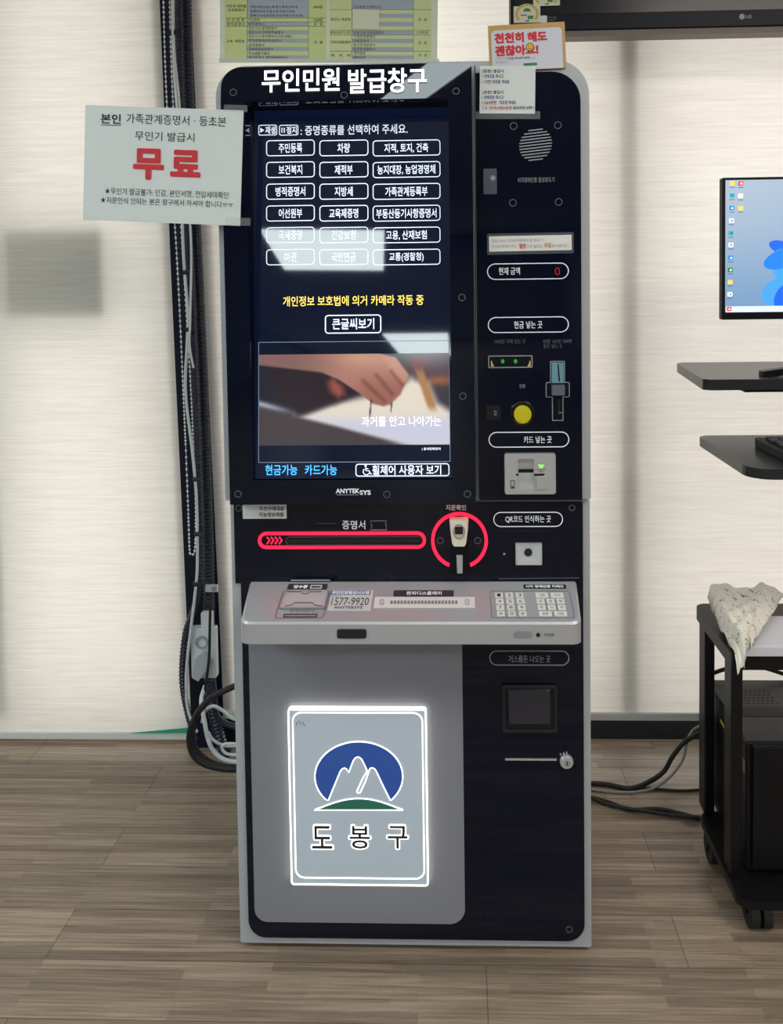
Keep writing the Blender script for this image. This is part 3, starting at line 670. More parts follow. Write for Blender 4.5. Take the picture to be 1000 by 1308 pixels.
t.text(fT, '무인민원발급시스템', (424, 755.3, 471.5, 759.6), M_white_ink, .02, .001); t.text(fT, '1577-9920', (423.5, 763.7, 471, 773.5), M_ink, 0, .0008); t.text(fT, 'ANYTEKSYS', (426.5, 774.8, 463, 778), M_ink, .02, .0008); t.text(fT, '제작설치사', (422.5, 761.2, 436, 763), M_lbl, 0, .0008); t.build('phone_sticker', tray)
b = MB(); b.rr(fT, (502.5, 754.2, 579.5, 762), 1.2, M_lbl, 0, .0006); b.text(fT, '전자디스플레이', (519, 755.8, 564, 760.5), M_white_ink, .02, .001); b.build('display_label', tray)
t = MB(); t.rr(fT, (478, 763, 606.5, 777), 1, mat('braille_plate', (222, 221, 222), .45), 0, .001); bp_ = t.build('braille_display', tray)
b = MB()
for i in range(20): b.rr(fT, (498.5 + i * 4.35, 768, 501.7 + i * 4.35, 772), .2, mat('braille_cell', (130, 132, 136), .5) if i == 0 else MATS['braille_cell'], .001, .0016)
b.build('braille_cells', bp_)
for x in (487.5, 596.5):
    b = MB(); b.line(fT, ((x - 3, 768.6), (x - 1.5, 766.2), (x + 1.5, 766.2), (x + 3, 768.6)), .7, M_lbl, .0014, True); b.line(fT, ((x - 3, 770.8), (x - 1.5, 773.2), (x + 1.5, 773.2), (x + 3, 770.8)), .7, M_lbl, .0014, True); b.build('scroll_key', bp_)
t = MB(); t.ro(fT, (626.5, 755, 731, 789.5), 4, .8, M_silver_dk, 0, .0006); pad = t.build('keypad', tray)
M_key = mat('key_white', (228, 228, 226), .45)
kk = fT.k(680, 772)
def key(x0, x1, y0, y1, s):
    b = MB(); b.rr(fT, (x0, y0, x1, y1), .4, M_key, 0, .0022); b.text(fT, s, (x0 + (x1 - x0) * .27, y0 + 1.3, x1 - (x1 - x0) * .27, y1 - 1.1), M_lbl, 0, .0025); b.build('key', pad)
for r_, row in enumerate(('123', '456', '789', '*0#')):
    y0 = 758.2 + r_ * 7.9; dx = r_ * .85
    for c_, ch in enumerate(row): key(632.3 + c_ * 13.2 + dx + c_ * .25 * r_, 642 + c_ * 13.2 + dx + c_ * .25 * r_, y0, y0 + 6.1, ch)
for r_, row in enumerate((('도움말', '다시'), ('이전', '상', '확인'), ('좌', '취소', '우'), ('음량', '다음'))):
    y0 = 758.2 + r_ * 7.9; dx = 684 + r_ * 1.5; wd, st = ((16, 19.5) if len(row) == 2 else (9.6, 12.9))
    for c_, ch in enumerate(row): key(dx + c_ * st, dx + c_ * st + wd, y0, y0 + 6.1, ch)
b = MB(); b.rr(fT, (668.5, 746.9, 723, 752), 1.5, M_rubber, 0, .0006); b.text(fT, '시각 장애인용 키패드', (671, 747.9, 720, 751.2), M_white_ink, .03, .001); b.build('keypad_label', tray)
fTF = vert(YT)
b = MB(); b.rr(fTF, (430.5, 803.5, 468, 815), 2.5, mat('tray_window', (16, 18, 26), .08), 0, .0012); b.ro(fTF, (430.5, 803.5, 468, 815), 2.5, 1, M_dark, 0, .002); b.build('tray_window', tray)
b = MB(); b.rr(fTF, (655.5, 806.3, 680, 815.3), 4.4, mat('tray_badge', (140, 144, 150), .4), 0, .001); b.build('volume_button', tray)
b = MB(); b.disc(fTF, 687.3, 811, 2.7, M_rubber, 0, .001, 18); b.build('earphone_jack', tray)
b = MB(); b.text(fTF, '이어폰', (695, 808.6, 708, 813), M_ink, 0, .001); b.build('lettering', tray)

# --- lower body
Bd = fL.box((322, 815, 592, 1177))
b = MB(); kk = fL.k(450, 1000); b.prism(fL, rloop(Bd, (.002, .002, 20 * kk, 17 * kk), 8), 0, .004, M_door); door = b.build('front_door', kiosk, .0008, label='grey front door panel')
pill(fL, (625, 831, 727, 850), '거스름돈 나오는 곳', (649.5, 837, 703, 846), M_grey_ink, gL, 1.1, M_grey_ink, 0)
t = MB(); t.ring(fL, rloop(fL.box((641, 873.5, 711.5, 934)), 3 * kk, 4), rloop(fL.box((645.5, 877, 707, 930)), 4 * kk, 4), 0, .007, mat('return_frame', (24, 25, 32), .35)); cr = t.build('coin_return', kiosk, .0012)
b = MB(); b.rr(fL, (645, 876.5, 707.5, 931), 3, M_rubber, 0, .0008); Bf = fL.box((647, 877.5, 704.5, 925.5))
b.loft([[fL.w(u, v, .001) for u, v in rloop(Bf, 4 * kk, 4)], [fL.w(u, v, .006) for u, v in rloop(inset(Bf, .004), 4 * kk, 4)]], mat('return_flap', (44, 44, 54), .38)); b.build('flap', cr)
b = MB(); b.rr(fL, (645, 968.6, 711, 970.8), .8, M_silver, 0, .002); b.build('door_groove', kiosk)
t = MB(); q = fL.px(723.3, 971.5); t.loft([[fL.w(u, v, d) for u, v in eloop(q[0], q[1], r * kk, r * kk, 32)] for r, d in ((8.5, 0), (8.5, .006), (7.4, .0085), (4, .0085))], M_silver); lk = t.build('door_lock', kiosk)
b = MB(); b.circ(fL, 723.6, 971.8, 3.6, 1, M_silver_dk, .0084, .0095); b.rr(fL, (722.8, 968.8, 724.4, 974.8), .5, M_rubber, .0084, .0092); b.build('keyhole', lk)
b = MB()
for a in (200, 232, 262): 
    b.rr(fL, (715 + (a - 200) / 8, 962 - (a - 200) / 30, 716.6 + (a - 200) / 8, 964.5 - (a - 200) / 30), .3, M_silver, 0, .002)
b.build('lock_marking', lk)

# --- lit emblem panel on the door
fD = vert(YL - .004); fP = vert(YL - .014)
M_acr = mat('frosted_acrylic', (176, 188, 200), .28, emit=.12, ecol=(200, 215, 235), spec=.5)
M_edge = mat('lit_acrylic_edge', (255, 250, 238), .3, emit=1.7)
M_line = mat('lit_engraving', (255, 254, 248), .3, emit=1.15)
M_blue = mat('emblem_blue', (44, 78, 150), .4, emit=.22, ecol=(44, 84, 170))
M_green = mat('emblem_green', (42, 108, 92), .4, emit=.1)
kk = fP.k(458, 1018)
Bp = fP.box((369.5, 905.5, 546, 1131))
t = MB(); t.prism(fP, rloop(Bp, 4 * kk, 6), -.010, -.001, M_edge); t.prism(fP, rloop(inset(Bp, .002), 3 * kk, 6), -.001, 0, M_acr)
emb = t.build('emblem_panel', kiosk, label='glowing frosted panel with a mountain emblem')
b = MB(); b.ro(fP, (369.5, 905.5, 546, 1131), 4, 1.8, M_edge, 0, .0008); b.ro(fP, (375, 909.5, 541.5, 1122.5), 12, 1.7, M_line, 0, .0008); b.build('lit_border', emb)
def em(x, y): return fP.px(290 + x * .33, 820 + y * .33)
M1 = [(392, 612), (415, 556), (438, 500), (446, 490), (456, 487), (464, 493), (471, 505), (480, 480), (490, 456), (498, 447), (508, 444), (518, 450), (524, 458), (543, 498)]
M2 = [(553, 489), (562, 486), (571, 490), (578, 500), (604, 556), (632, 612)]
arc = [(510 + 170 * math.cos(R(a)), 520 - 135 * math.sin(R(a))) for a in range(-43, 224, 6)]
b = MB(); b.prism(fP, [em(*p) for p in arc + M1 + M2], 0, .0006, M_blue); b.build('blue_disc', emb, label='blue sky disc of the emblem')
hill = [(340 + 340 * i / 20, 650 - 45 * math.sin(math.pi * i / 20)) for i in range(21)]
b = MB(); b.prism(fP, [em(*p) for p in hill], 0, .0006, M_green); b.build('green_hill', emb, label='green hill of the emblem')
b = MB(); lw = 4.6 * .33 * kk
b.stroke(fP, [em(*p) for p in arc + M1 + [(525, 528), (502, 578), (505, 584), (515, 583), (536, 538), (549, 500)] + M2], lw, M_line, .001, True); b.stroke(fP, [em(*p) for p in hill], lw, M_line, .0011, True); b.build('emblem_outline', emb)
for s, x0, x1 in (('도', 397, 426), ('봉', 445, 474), ('구', 493.5, 522)):
    b = MB(); b.text(fP, s, (x0, 1053, x1, 1085), M_line, .046, .0005); b.text(fP, s, (x0 + 1.5, 1054.5, x1 - 1.5, 1083.5), M_ink, .012, .0012); b.build('emblem_lettering', emb)
b = MB(); b.line(fP, ((378.5, 927), (379, 923), (382, 920.5), (383.5, 926), (386, 922), (389.5, 927.5)), .7, M_ink_blue); b.build('pen_scribble', emb)

# ------------------------------------------------------------------ papers and cards on the kiosk
def sheet(name, y, c0, c1, c2, m, label, cat, th=.0008, par=None, mrim=None, rim=0):
    """flat sheet from three pixel corners (top-left, top-right, bottom-left) on the plane at y"""
    a, b_, c = PY(*c0, y), PY(*c1, y), PY(*c2, y); U = (b_ - a); V = Vector((-U.z, 0, U.x)).normalized(); W = U.length; H = abs((a - c).dot(V))
    fr = Frame(a, U, V); m_ = MB(); m_.prism(fr, rloop((0, -H, W, 0), .001, 2), -th, 0, m)
    o = m_.build(name); 
    return fr, tag(o, label, cat)
fN, notice = sheet('paper_notice', YU - .004, (109, 134), (311, 141), (113, 281), M_lam, 'white laminated notice with big red lettering overhanging the kiosk left edge', 'notice', .0015)
b = MB(); b.text(fN, '본인', (129, 145.5, 154.5, 158), M_ink, .02); b.line(fN, ((129, 159.6), (155, 160.2)), .8, M_ink); b.text(fN, '가족관계증명서 · 등초본', (161.5, 147.2, 289, 159.8), M_ink, .0)
b.build('lettering', notice); b = MB(); b.text(fN, '무인기 발급시', (172.5, 168.8, 248.5, 180.3), M_ink, 0); b.build('lettering', notice); b = MB(); b.text(fN, '★무인기 발급불가: 인감, 본인서명, 전입세대확인', (134, 242.3, 292, 251.3), M_ink, 0); b.build('lettering', notice); b = MB(); b.text(fN, '★지문인식 안되는 분은 창구에서 하셔야 합니다ㅠㅠ', (128.5, 254.3, 298, 262.6), M_ink, 0); b.build('lettering', notice)
b = MB(); b.text(fN, '무', (170.5, 190, 209.5, 229.5), M_ink_red, .038, .001); b.text(fN, '료', (218, 192, 256.5, 226), M_ink_red, .038, .001); b.build('lettering', notice, label='large red lettering')
M_tape = mat('clear_tape', (225, 230, 235), .1, alpha=.10); 
for q in ((286, 134, 316, 143), (288, 278, 320, 288)): MB().prism(fN, rloop(fN.box(q), .0005, 1), .0002, .0006, M_tape).build('clear_tape', notice)
f2, n2 = sheet('paper_note', YR - .003, (613, 84), (684, 84), (613, 145), M_lam, 'small white instruction sheet taped at the top right of the kiosk', 'notice', .001)
b = MB()
for segs in ((('(등본) 발급시', M_ink, 616.5, 643, 88.6, 93.8),), (('-', M_ink, 615, 617, 97, 97.6), ('전체포함', M_ink_blue, 618.5, 631.5, 95, 100), ('하시고', M_ink, 633, 643, 95, 100)),
             (('-', M_ink, 615, 617, 104, 104.6), ('1인', M_ink_red, 618.5, 623, 102, 107), ('만', M_ink, 623.5, 627, 102, 107), ('미포함', M_ink_blue, 629, 639, 102, 107), ('하세요', M_ink, 641, 650.5, 102, 107)),
             (('(초본) 발급시', M_ink, 616.5, 643, 115.6, 120.8),), (('-', M_ink, 615, 617, 124.2, 124.8), ('전체포함', M_ink_blue, 618.5, 631.5, 122, 127), ('하시고', M_ink, 633, 643, 122, 127)),
             (('-', M_ink, 615, 617, 130.8, 131.4), ('3,8,9번', M_ink_red, 618.5, 630, 128.6, 133.8), ('만', M_ink, 630.5, 634, 128.6, 133.6), ('미포함', M_ink_blue, 638, 648, 128.6, 133.6), ('하세요', M_ink, 649.5, 659, 128.6, 133.6)),
             (('( 2.', M_ink_red, 616.5, 622.5, 135.6, 140.6), ('과거주소변동사항', M_ink_red, 625, 649.5, 135.6, 140.4), ('은 필요하면 선택 )', M_ink, 650, 682, 135.6, 140.6))):
    for s, m, x0, x1, y0, y1 in segs: b.text(f2, s, (x0, y0, x1, y1), m, .01)
b.build('lettering', n2)
b = MB(); b.prism(f2, rloop(f2.box((607, 142, 690, 152)), .0004, 1), -.0009, -.0004, M_tape); b.build('clear_tape', n2)
f3, n3 = sheet('paper_label', YR - .0012, (624.5, 302), (730, 299.8), (624.5, 321.5), mat('label_paper', (226, 226, 222), .5), 'long white paper label with small print above the amount window', 'label', .0008)
b = MB(); b.text(f3, '등본, 초본, 가족관계증명서 등 발급 시', (628, 305, 694, 309.3), M_grey_ink, 0); b.text(f3, '수수료 면제가 아닌', (628, 312.5, 660, 316.6), M_grey_ink, 0); b.text(f3, '일반', (663, 311, 672, 317.3), M_ink_red, .02); b.text(f3, '으로 눌러도', (672.5, 312.3, 692.5, 316.8), M_grey_ink, 0)
b.text(f3, '무료', (695, 310.4, 704, 316.8), mat('ochre_ink', (196, 150, 50), .6), .02); b.text(f3, '로 나옵니다', (705, 311.5, 724.5, 316), M_grey_ink, 0); b.build('lettering', n3)
b = MB(); b.prism(f3, rloop(f3.box((622, 297.5, 733, 324.5)), .003, 3), -.0010, -.0005, mat('clear_film', (120, 128, 140), .15, alpha=.28)); b.build('clear_film', n3)
# poster card standing on the kiosk top
yp = -0.0115
f4, n4 = sheet('poster_card', yp, (623, 33), (721, 27.5), (625, 92), mat('poster_kraft', (196, 158, 98), .6), 'tan bordered card with red lettering tucked behind the small white sheet', 'poster', .004)
b = MB(); b.prism(f4, rloop(f4.box((628, 37, 718.5, 89)), (.008, .008, .001, .001), 5), 0, .0005, mat('poster_lilac', (208, 212, 226), .6)); b.build('poster_panel', n4)
b = MB(); b.text(f4, '천천히', (631.5, 41.8, 669, 55.3), M_ink_red, .045); b.text(f4, '해도', (673.5, 40.2, 698.5, 53.3), M_ink_red, .045); b.text(f4, '괜찮아요!', (632, 57.5, 687.5, 71), M_ink_red, .045)
b.text(f4, '서울시가', (633, 73.3, 645, 76.2), M_grey_ink, 0); b.text(f4, '디지털 약자와의 동행', (647, 72.8, 676, 75.9), M_ink, .01); b.text(f4, '으로', (677, 72.8, 684, 75.6), M_grey_ink, 0); b.text(f4, '함께할게요', (633, 78, 648, 81), M_grey_ink, 0); b.build('lettering', n4, label='red poster lettering')
b = MB(); b.disc(f4, 676.7, 60.2, 4.9, mat('smile_yellow', (232, 196, 50), .5), .0004, .0014); b.circ(f4, 676.7, 60.2, 5.2, .8, M_ink, .0005, .0016)
for x in (675, 678.4): b.disc(f4, x, 59, .6, M_ink, .001, .0018, 10)
b.line(f4, ((674.2, 61), (675.2, 62.6), (676.7, 63.2), (678.2, 62.6), (679.2, 61)), .7, M_ink, .0018); b.build('smile_mark', n4)
b = MB(); b.prism(f4, rloop(f4.box((668.5, 80.5, 686, 84)), .002, 3), .0004, .001, mat('poster_green', (50, 130, 90), .6)); b.build('green_tag', n4)

# ------------------------------------------------------------------ fee table on the blind behind
M_sheet = mat('pale_green_sheet', (236, 246, 222), .5); M_lime = mat('lime_cell', (224, 238, 164), .55); M_lime2 = mat('lime_cell_light', (230, 242, 182), .55); M_bluec = mat('blue_grey_cell', (184, 198, 212), .55); M_tline = mat('table_line', (120, 130, 110), .6)
YG = YB - .012
fG, fee = sheet('fee_table', YG, (281, -60), (560, -60), (281, 80), M_sheet, 'pale green printed fee table hanging behind the kiosk top', 'notice', .002)
b = MB(); b.prism(fG, rloop(fG.box((287, -50, 416.5, 76)), .006, 3), 0, .0004, M_lime); b.prism(fG, rloop(fG.box((421, -50, 551, 76)), .006, 3), 0, .0004, M_lime2)
for y0, y1 in ((-50, 22.5), (28, 33.2), (38.7, 44.0), (49.3, 54.6), (60, 65.3), (70.7, 75.6)): b.rr(fG, (315.5, y0, 394, y1), 0, M_bluec, .0003, .0006)
for y0, y1 in ((-10, 12), (17.5, 22.8), (28, 33.5), (39, 44.5), (49.6, 55), (60.2, 65.6), (70.7, 75.6)): b.rr(fG, (449.5, y0, 528, y1), 0, M_bluec, .0003, .0006)
for x0, x1, ys in ((288, 416, (23, 28.2, 33.6)), (421.5, 550.5, (12.5, 39, 44.8, 65.5))):
    for y in ys: b.line(fG, ((x0, y), (x1, y)), .5, M_tline)
for x in (315.5, 394, 449.5, 528): b.line(fG, ((x, -50), (x, 75.5)), .5, M_tline)
b.build('table_cells', fee)
tm = mat('table_ink', (62, 66, 60), .6)
for s, x0, x1, y in (('지방세 세목별', 289, 314, 8), ('과세증명서', 291, 312, 12.8), ('어 선 원 부', 289.5, 312.5, 25.6), ('병적증명서', 290, 312.5, 31), ('교육  제증명', 289.5, 312, 52.8),
                     ('어선원부', 317.5, 332, 25.6), ('병적증명서', 317.5, 337.5, 31), ('검정고시 합격증명서', 317.5, 353.5, 36.3), ('검정고시 과목합격증명서', 317.5, 362, 41.5), ('검정고시 합격증명서(국문,영문)', 317.5, 373, 46.8), ('제적(정원외관리)증명서', 317.5, 359.5, 52.2), ('성적증명서', 317.5, 337.5, 57.8), ('교육비납입증명서', 317.5, 349, 63), ('학교생활기록부', 317.5, 344.5, 68.4), ('졸업증명서, 졸업예정증명서', 317.5, 367.5, 74),
                     ('자동차세,농업소득세,도축세,레저세,', 319.5, 381, 9.2), ('등록면허세,사업소세,지방소득세,', 319.5, 377, 14.8), ('담배소비세,종합토지세,지방소비세 등)', 319.5, 387, 20.2), ('500원', 400.5, 412, 9), ('700원', 400.5, 412, 25.6), ('무  료', 400.5, 412.5, 31), ('무  료', 401, 412.5, 54.5),
                     ('보건소 제증명', 422.5, 447.5, 25), ('부동산등기사항', 421.8, 448, 41.8), ('가족관계등록부', 421.8, 448, 54.2), ('제   적   부', 422.5, 448, 71), ('부동산등기사항증명서', 451.5, 490, 41.8), ('가족관계증명서', 451.5, 479, 47), ('기본증명서', 451.5, 471, 52.3), ('혼인관계증명서', 451.5, 479, 57.6), ('입양관계증명서', 451.5, 479, 62.8), ('제적등본', 451.5, 467, 68.2), ('제적초본', 451.5, 467, 73.6), ('건강보험 자격확인서', 451.5, 487, 9.2), ('무  료', 534, 545.5, 25.5), ('1,000원', 531.5, 547, 41.8), ('무  료', 534, 545.5, 55), ('무  료', 534, 545.5, 70.8)):
    MB().text(fG, s, (x0, y - 2.0, x1, y + 2.0), tm, .0, .0012).build('lettering', fee)
b = MB(); b.rr(fG, (280, 75.5, 561, 80.5), .5, mat('holder_strip', (222, 226, 214), .3), 0, .004); b.build('holder_strip', fee)
fq, _n = sheet('sticky_note', YG - .0035, (450.5, 12), (484.5, 12.5), (450, 37), mat('note_paper', (240, 244, 214), .6), 'blank pale square note stuck on the green fee table', 'note', .0006)

# ------------------------------------------------------------------ television (top right)
YV = 0.50; fV = vert(YV)
a, c = PY(652, 17, YV), PY(1000, 6, YV); U = (c - a).normalized(); V = Vector((-U.z, 0, U.x))
bl = PY(652, 44.5, YV); ztv = PY(800, 42, YV).z
x0 = PY(652, 20, YV).x; zbt = PY(700, 38.5, YV).z; W_, H_ = 1.23, .58
M_tv = mat('tv_bezel', (18, 23, 36), .4, spec=.15); M_tvs = mat('tv_screen', (14, 18, 30), .25, spec=.3)
tv = thing('television', 'wide black television hanging behind the kiosk at the top right', 'television', (x0 + W_ / 2, YV + .03, zbt))
B = (x0, zbt, x0 + W_, zbt + H_)
Bi = (x0 + .012, zbt + PY(700, 18, YV).z - zbt, x0 + W_ - .012, zbt + H_ - .012)
b = MB(); b.ring(fV, rloop(B, .004, 3), rloop(Bi, .002, 3), -.03, 0, M_tv); b.build('bezel', tv, .001)
b = MB(); b.prism(fV, rloop((Bi[0] - .002, Bi[1] - .002, Bi[2] + .002, Bi[3] + .002), .002, 3), -.028, -.003, M_tvs); b.build('screen', tv)
b = MB(); b.box(x0 + .004, x0 + W_ - .004, YV + .006, YV + .05, zbt - .016, zbt - .0005, mat('tv_underside', (112, 100, 96), .5)); b.box(x0, x0 + W_, YV + .03, YV + .06, zbt, zbt + H_ - .02, M_tv); b.build('back_shell', tv)
b = MB(); b.box(x0 + .35, x0 + W_ - .35, YV + .06, YB - .004, zbt + .15, zbt + .5, M_black); b.build('wall_bracket', tv)
b = MB(); q = fV.px(947.5, 21); kk = fV.k(947, 21); b.disc(fV, 947.5, 21.3, 3.5, M_grey_ink, 0, .0008); b.text(fV, 'LG', (952.5, 19.2, 959.5, 23.4), M_grey_ink, .02); b.build('maker_badge', tv)
fVv = vert(YV - .001)
M_lab = mat('label_cream', (226, 222, 200), .5); M_lg = mat('label_gold', (206, 186, 96), .5); M_lgr = mat('label_green', (70, 140, 70), .5)
def energy(px, py, lab):
    w_ = 34
    b = MB(); b.rr(fVv, (px, py, px + w_, py + 21), .5, M_lab, 0, .0008); o = b.build('energy_label'); tag(o, lab, 'label')
    cx_, cy_ = fVv.px(px + 17, py + 10); kk = fVv.k(px, py); b = MB()
    b.ring(fVv, eloop(cx_, cy_, 15 * kk, 13 * kk, 40, -40, 220), eloop(cx_, cy_, 11.5 * kk, 10 * kk, 40, -40, 220), .0006, .0012, M_lg, False)
    b.prism(fVv, eloop(cx_, cy_ + 3 * kk, 5 * kk, 4.5 * kk, 20, 0, 180), .0006, .0013, M_lgr); b.rr(fVv, (px + 18, py + 12, px + 25, py + 16.5), .2, M_lgr, .0006, .0012); b.rr(fVv, (px + 9, py + 11, px + 17, py + 12), .1, M_ink, .0006, .0012); b.rr(fVv, (px + 15, py + 18, px + 20, py + 19.2), .1, M_ink, .0006, .0012)
    b.build('label_print', o)
energy(656, 8, 'round gold and green rating sticker just above the tan card')
energy(681, -13.5, 'round gold and green rating sticker partly cut by the picture top')
b = MB(); b.rr(fVv, (690, 20, 698.5, 29), .4, M_paper, 0, .0008); o = tag(b.build('code_sticker'), 'tiny white sticker on the television lower left corner', 'label')
b = MB(); b.text(fVv, 'Al Smart Sync', (698.8, 21.3, 711, 23.6), M_grey_ink, 0); b.rr(fVv, (698.8, 24.5, 710.5, 25.1), 0, M_dim_ink); b.rr(fVv, (698.8, 26.3, 708, 26.9), 0, M_dim_ink); b.build('bezel_lettering', tv)

# ------------------------------------------------------------------ conduits and cables left of the kiosk
YC = YB - 0.032
def path(pp, y, n=8): return smooth([PY(px, py, y + (dy[0] if dy else 0)) for px, py, *dy in pp], n)
M_cond = mat('corrugated_black', (26, 32, 52), .3)
def corrugated(pp, y, r, label, step=.011):
    pts = path(pp, y, 60); out = []; rad = []; acc = 0; last = pts[0]; L = [0]
    for i in range(1, len(pts)): L.append(L[-1] + (pts[i] - pts[i - 1]).length)
    s = 0; i = 0
    while s < L[-1]:
        while i < len(L) - 2 and L[i + 1] < s: i += 1
        t = (s - L[i]) / max(L[i + 1] - L[i], 1e-9); out.append(pts[i].lerp(pts[i + 1], min(t, 1))); s += step / 2
    rad = [r if k % 2 == 0 else r * .78 for k in range(len(out))]
    b = MB(); b.tube(out, r, M_cond, 10, False, rad); return tag(b.build('corrugated_conduit'), label, 'conduit', 'black corrugated conduits')
c1 = corrugated(((236, -60), (241, 130), (250, 300), (260, 520), (266, 700), (268, 850), (272, 905), (285, 955), (296, 965)), YC, .017, 'thick black corrugated conduit nearest the kiosk left side')
c2 = corrugated(((228, -60), (231, 130), (241, 300), (249, 500), (256, 700), (251, 765), (237, 810), (233, 868), (241, 915), (252, 945)), YC - .032, .010, 'thinner black corrugated conduit beside the white bead chain')
# bead chain loop
b = MB(); M_bead = mat('bead_white', (240, 244, 244), .4)
left = [PY(px, py, YB - .02) for px, py in ((207, -60), (213, 130), (226, 330), (235, 520), (240, 640), (242, 700))]
right = [PY(px, py, YB - .02) for px, py in ((244, 708), (249, 700), (250, 640), (245, 520), (234, 330), (221, 130), (215, -60))]
pts = smooth(left + right, 30); s = 0; q = pts[0]; beads = [q]
for p in pts:
    if (p - beads[-1]).length >= .0098: beads.append(p)
for p in beads:
    r = .0036; vs = []; fs = []
    for j, ph in enumerate((-50, 0, 50)):
        for i in range(6): vs.append(p + Vector((r * math.cos(R(ph)) * math.cos(i * math.pi / 3), r * math.cos(R(ph)) * math.sin(i * math.pi / 3), r * math.sin(R(ph)))))
    vs += [p - Vector((0, 0, r)), p + Vector((0, 0, r))]
    for j in range(2):
        for i in range(6): fs.append((j * 6 + i, j * 6 + (i + 1) % 6, (j + 1) * 6 + (i + 1) % 6, (j + 1) * 6 + i))
    for i in range(6): fs += [((i + 1) % 6, i, 18), (12 + i, 12 + (i + 1) % 6, 19)]
    b.add(vs, fs, M_bead, True)
b.tube(pts[::4], .0009, M_bead, 5); tag(b.build('bead_chain'), 'white bead chain loop hanging at the edge of the left blind', 'chain')
def cable(pp, y, r, m, label, cat='cable', name='cable', grp=None, n=10):
    b = MB(); b.tube(path(pp, y, n), r, m, 8); return tag(b.build(name), label, cat, grp)
cable(((221, -60), (222, 60), (229, 140), (233, 290), (236, 350), (240, 400), (239, 440), (237, 500), (246, 580), (251, 640), (252, 720), (249, 760), (243, 810), (238, 860), (239, 900), (246, 925), (252, 935)), YC - .05, .0042, M_cable_w, 'long grey white cable weaving down in front of the conduits')
cable(((219, -60), (221, 60), (226, 140), (243, 290), (243, 400), (242, 440), (247, 470)), YC - .058, .0032, M_cable_w, 'short thin white cable crossing the conduits beside the notice')
for px, py in ((221, 42), (238, 348), (241, 421), (250, 612), (252, 682), (251, 746)):
    p = PY(px, py, YC - .05); b = MB(); b.tube([p + Vector((-.008, 0, 0)), p + Vector((.008, 0, .001))], .0075, M_rubber, 8, False)
    tag(b.build('cable_tie'), 'small black cable tie round the white cable', 'cable tie', 'black ties on the white cable')
p = PY(270, 752, YC - .03); b = MB(); b.box(p.x - .016, p.x + .018, p.y - .004, p.y + .004, p.z - .008, p.z + .012, M_silver); b.disc(vert(p.y - .004), 273, 752, 3, M_silver_dk, 0, .002, 12); tag(b.build('metal_clamp'), 'small metal clamp holding the thick conduit', 'clamp')
# junction box
YJ = YC - .04; fJ = vert(YJ); M_box = mat('box_white', (206, 212, 214), .5)
q = PY(260, 866, YJ); jb = thing('junction_box', 'white junction box with a plug at the foot of the conduits', 'box', (q.x, YJ + .02, q.z))
b = MB(); b.rr(fJ, (244, 802, 276, 866), 2, M_box, -.020, 0); b.build('box_body', jb, .003)
b = MB(); b.rr(fJ, (256, 783, 270.5, 802), 2, M_box, -.018, -.004); b.build('cable_gland', jb, .002)
b = MB(); b.circ(fJ, 258, 820, 8, 2, mat('socket_ring', (150, 156, 160), .4), 0, .006); b.build('socket', jb)
b = MB(); P = [fJ.px(*p) for p in ((252, 838), (262, 831), (269, 836), (266, 853), (256, 866), (249, 862))]; b.prism(fJ, P, 0, .02, mat('plug_grey', (168, 176, 180), .5)); b.build('plug', jb, .004)
cable(((269, 760), (268, 800), (267, 840), (262, 880), (259, 900)), YJ - .03, .004, M_rubber, 'thin black cable running down past the white junction box')
# coils on the floor by the kiosk
def coil(pp, y, r, m, lab, nm='power_cable'): return cable(pp, y, r, m, lab, 'cable', nm)
yk = YC - .10
coil(((330, 865), (296, 878), (268, 893), (250, 915), (242, 940), (246, 962), (262, 976), (290, 982), (325, 982)), yk - .078, .0085, M_rubber, 'thickest black cable looping on the floor left of the kiosk')
coil(((272, 868), (274, 890), (276, 912), (292, 926), (325, 930)), yk + .03, .0085, M_cond, 'black hose dropping under the white junction box')
coil(((250, 925), (246, 940), (252, 958), (268, 972), (292, 979), (325, 976)), yk, .006, M_rubber, 'thinner black cable inside the loop left of the kiosk')
coil(((262, 876, .09), (257, 895, .06), (261, 920, .02), (266, 945), (275, 962), (292, 972), (325, 974)), yk - .05, .006, M_cable_w, 'thick white cable curving down to the floor left of the kiosk', 'white_cable')
coil(((258, 922, .06), (262, 909, .03), (272, 902), (285, 908), (298, 918), (325, 924)), yk - .02, .0045, M_cable_w, 'thin white cable arching toward the kiosk side', 'white_cable')
coil(((266, 935), (272, 945), (285, 952), (300, 953), (325, 952)), yk - .01, .004, M_cable_w, 'thin white cable lying low behind the black loops', 'white_cable')
coil(((325, 962), (296, 964), (286, 960), (284, 953), (292, 950), (325, 952)), yk - .04, .004, M_cable_w, 'small white cable loop close to the kiosk side', 'white_cable')

# ------------------------------------------------------------------ computer cart on the right
M_cart = mat('cart_black', (11, 12, 17), .42, spec=.3); M_desk = mat('shelf_black', (34, 35, 38), .3, spec=.5)
ZT = .575; zB = .085
cart = thing('computer_cart', 'black wheeled computer cart with two shelves and a low table top', 'cart', (.85, .15, 0))
XR_ = 1.25
def slab(pts, z0, z1, m, name, bev=.003, par=None):
    fr = Frame((0, 0, z1), (1, 0, 0), (0, 1, 0)); b = MB(); b.prism(fr, pts, z0 - z1, 0, m); return b.build(name, par or cart, bev)
def zp(px, py, z): p = PZ(px, py, z); return (p.x, p.y)
ZS, ZK = 1.145, 1.0
a, c = zp(862, 463, ZS), zp(901, 485, ZS)
sy0, sy1 = c[1], min(a[1], YB - .02)
slab([(c[0] + .012, sy0), (XR_, sy0), (XR_, sy1), (a[0] + .02, sy1), (a[0], sy1 - .02), (c[0] - .002, sy0 + .014)], ZS - .024, ZS, M_desk, 'monitor_shelf')
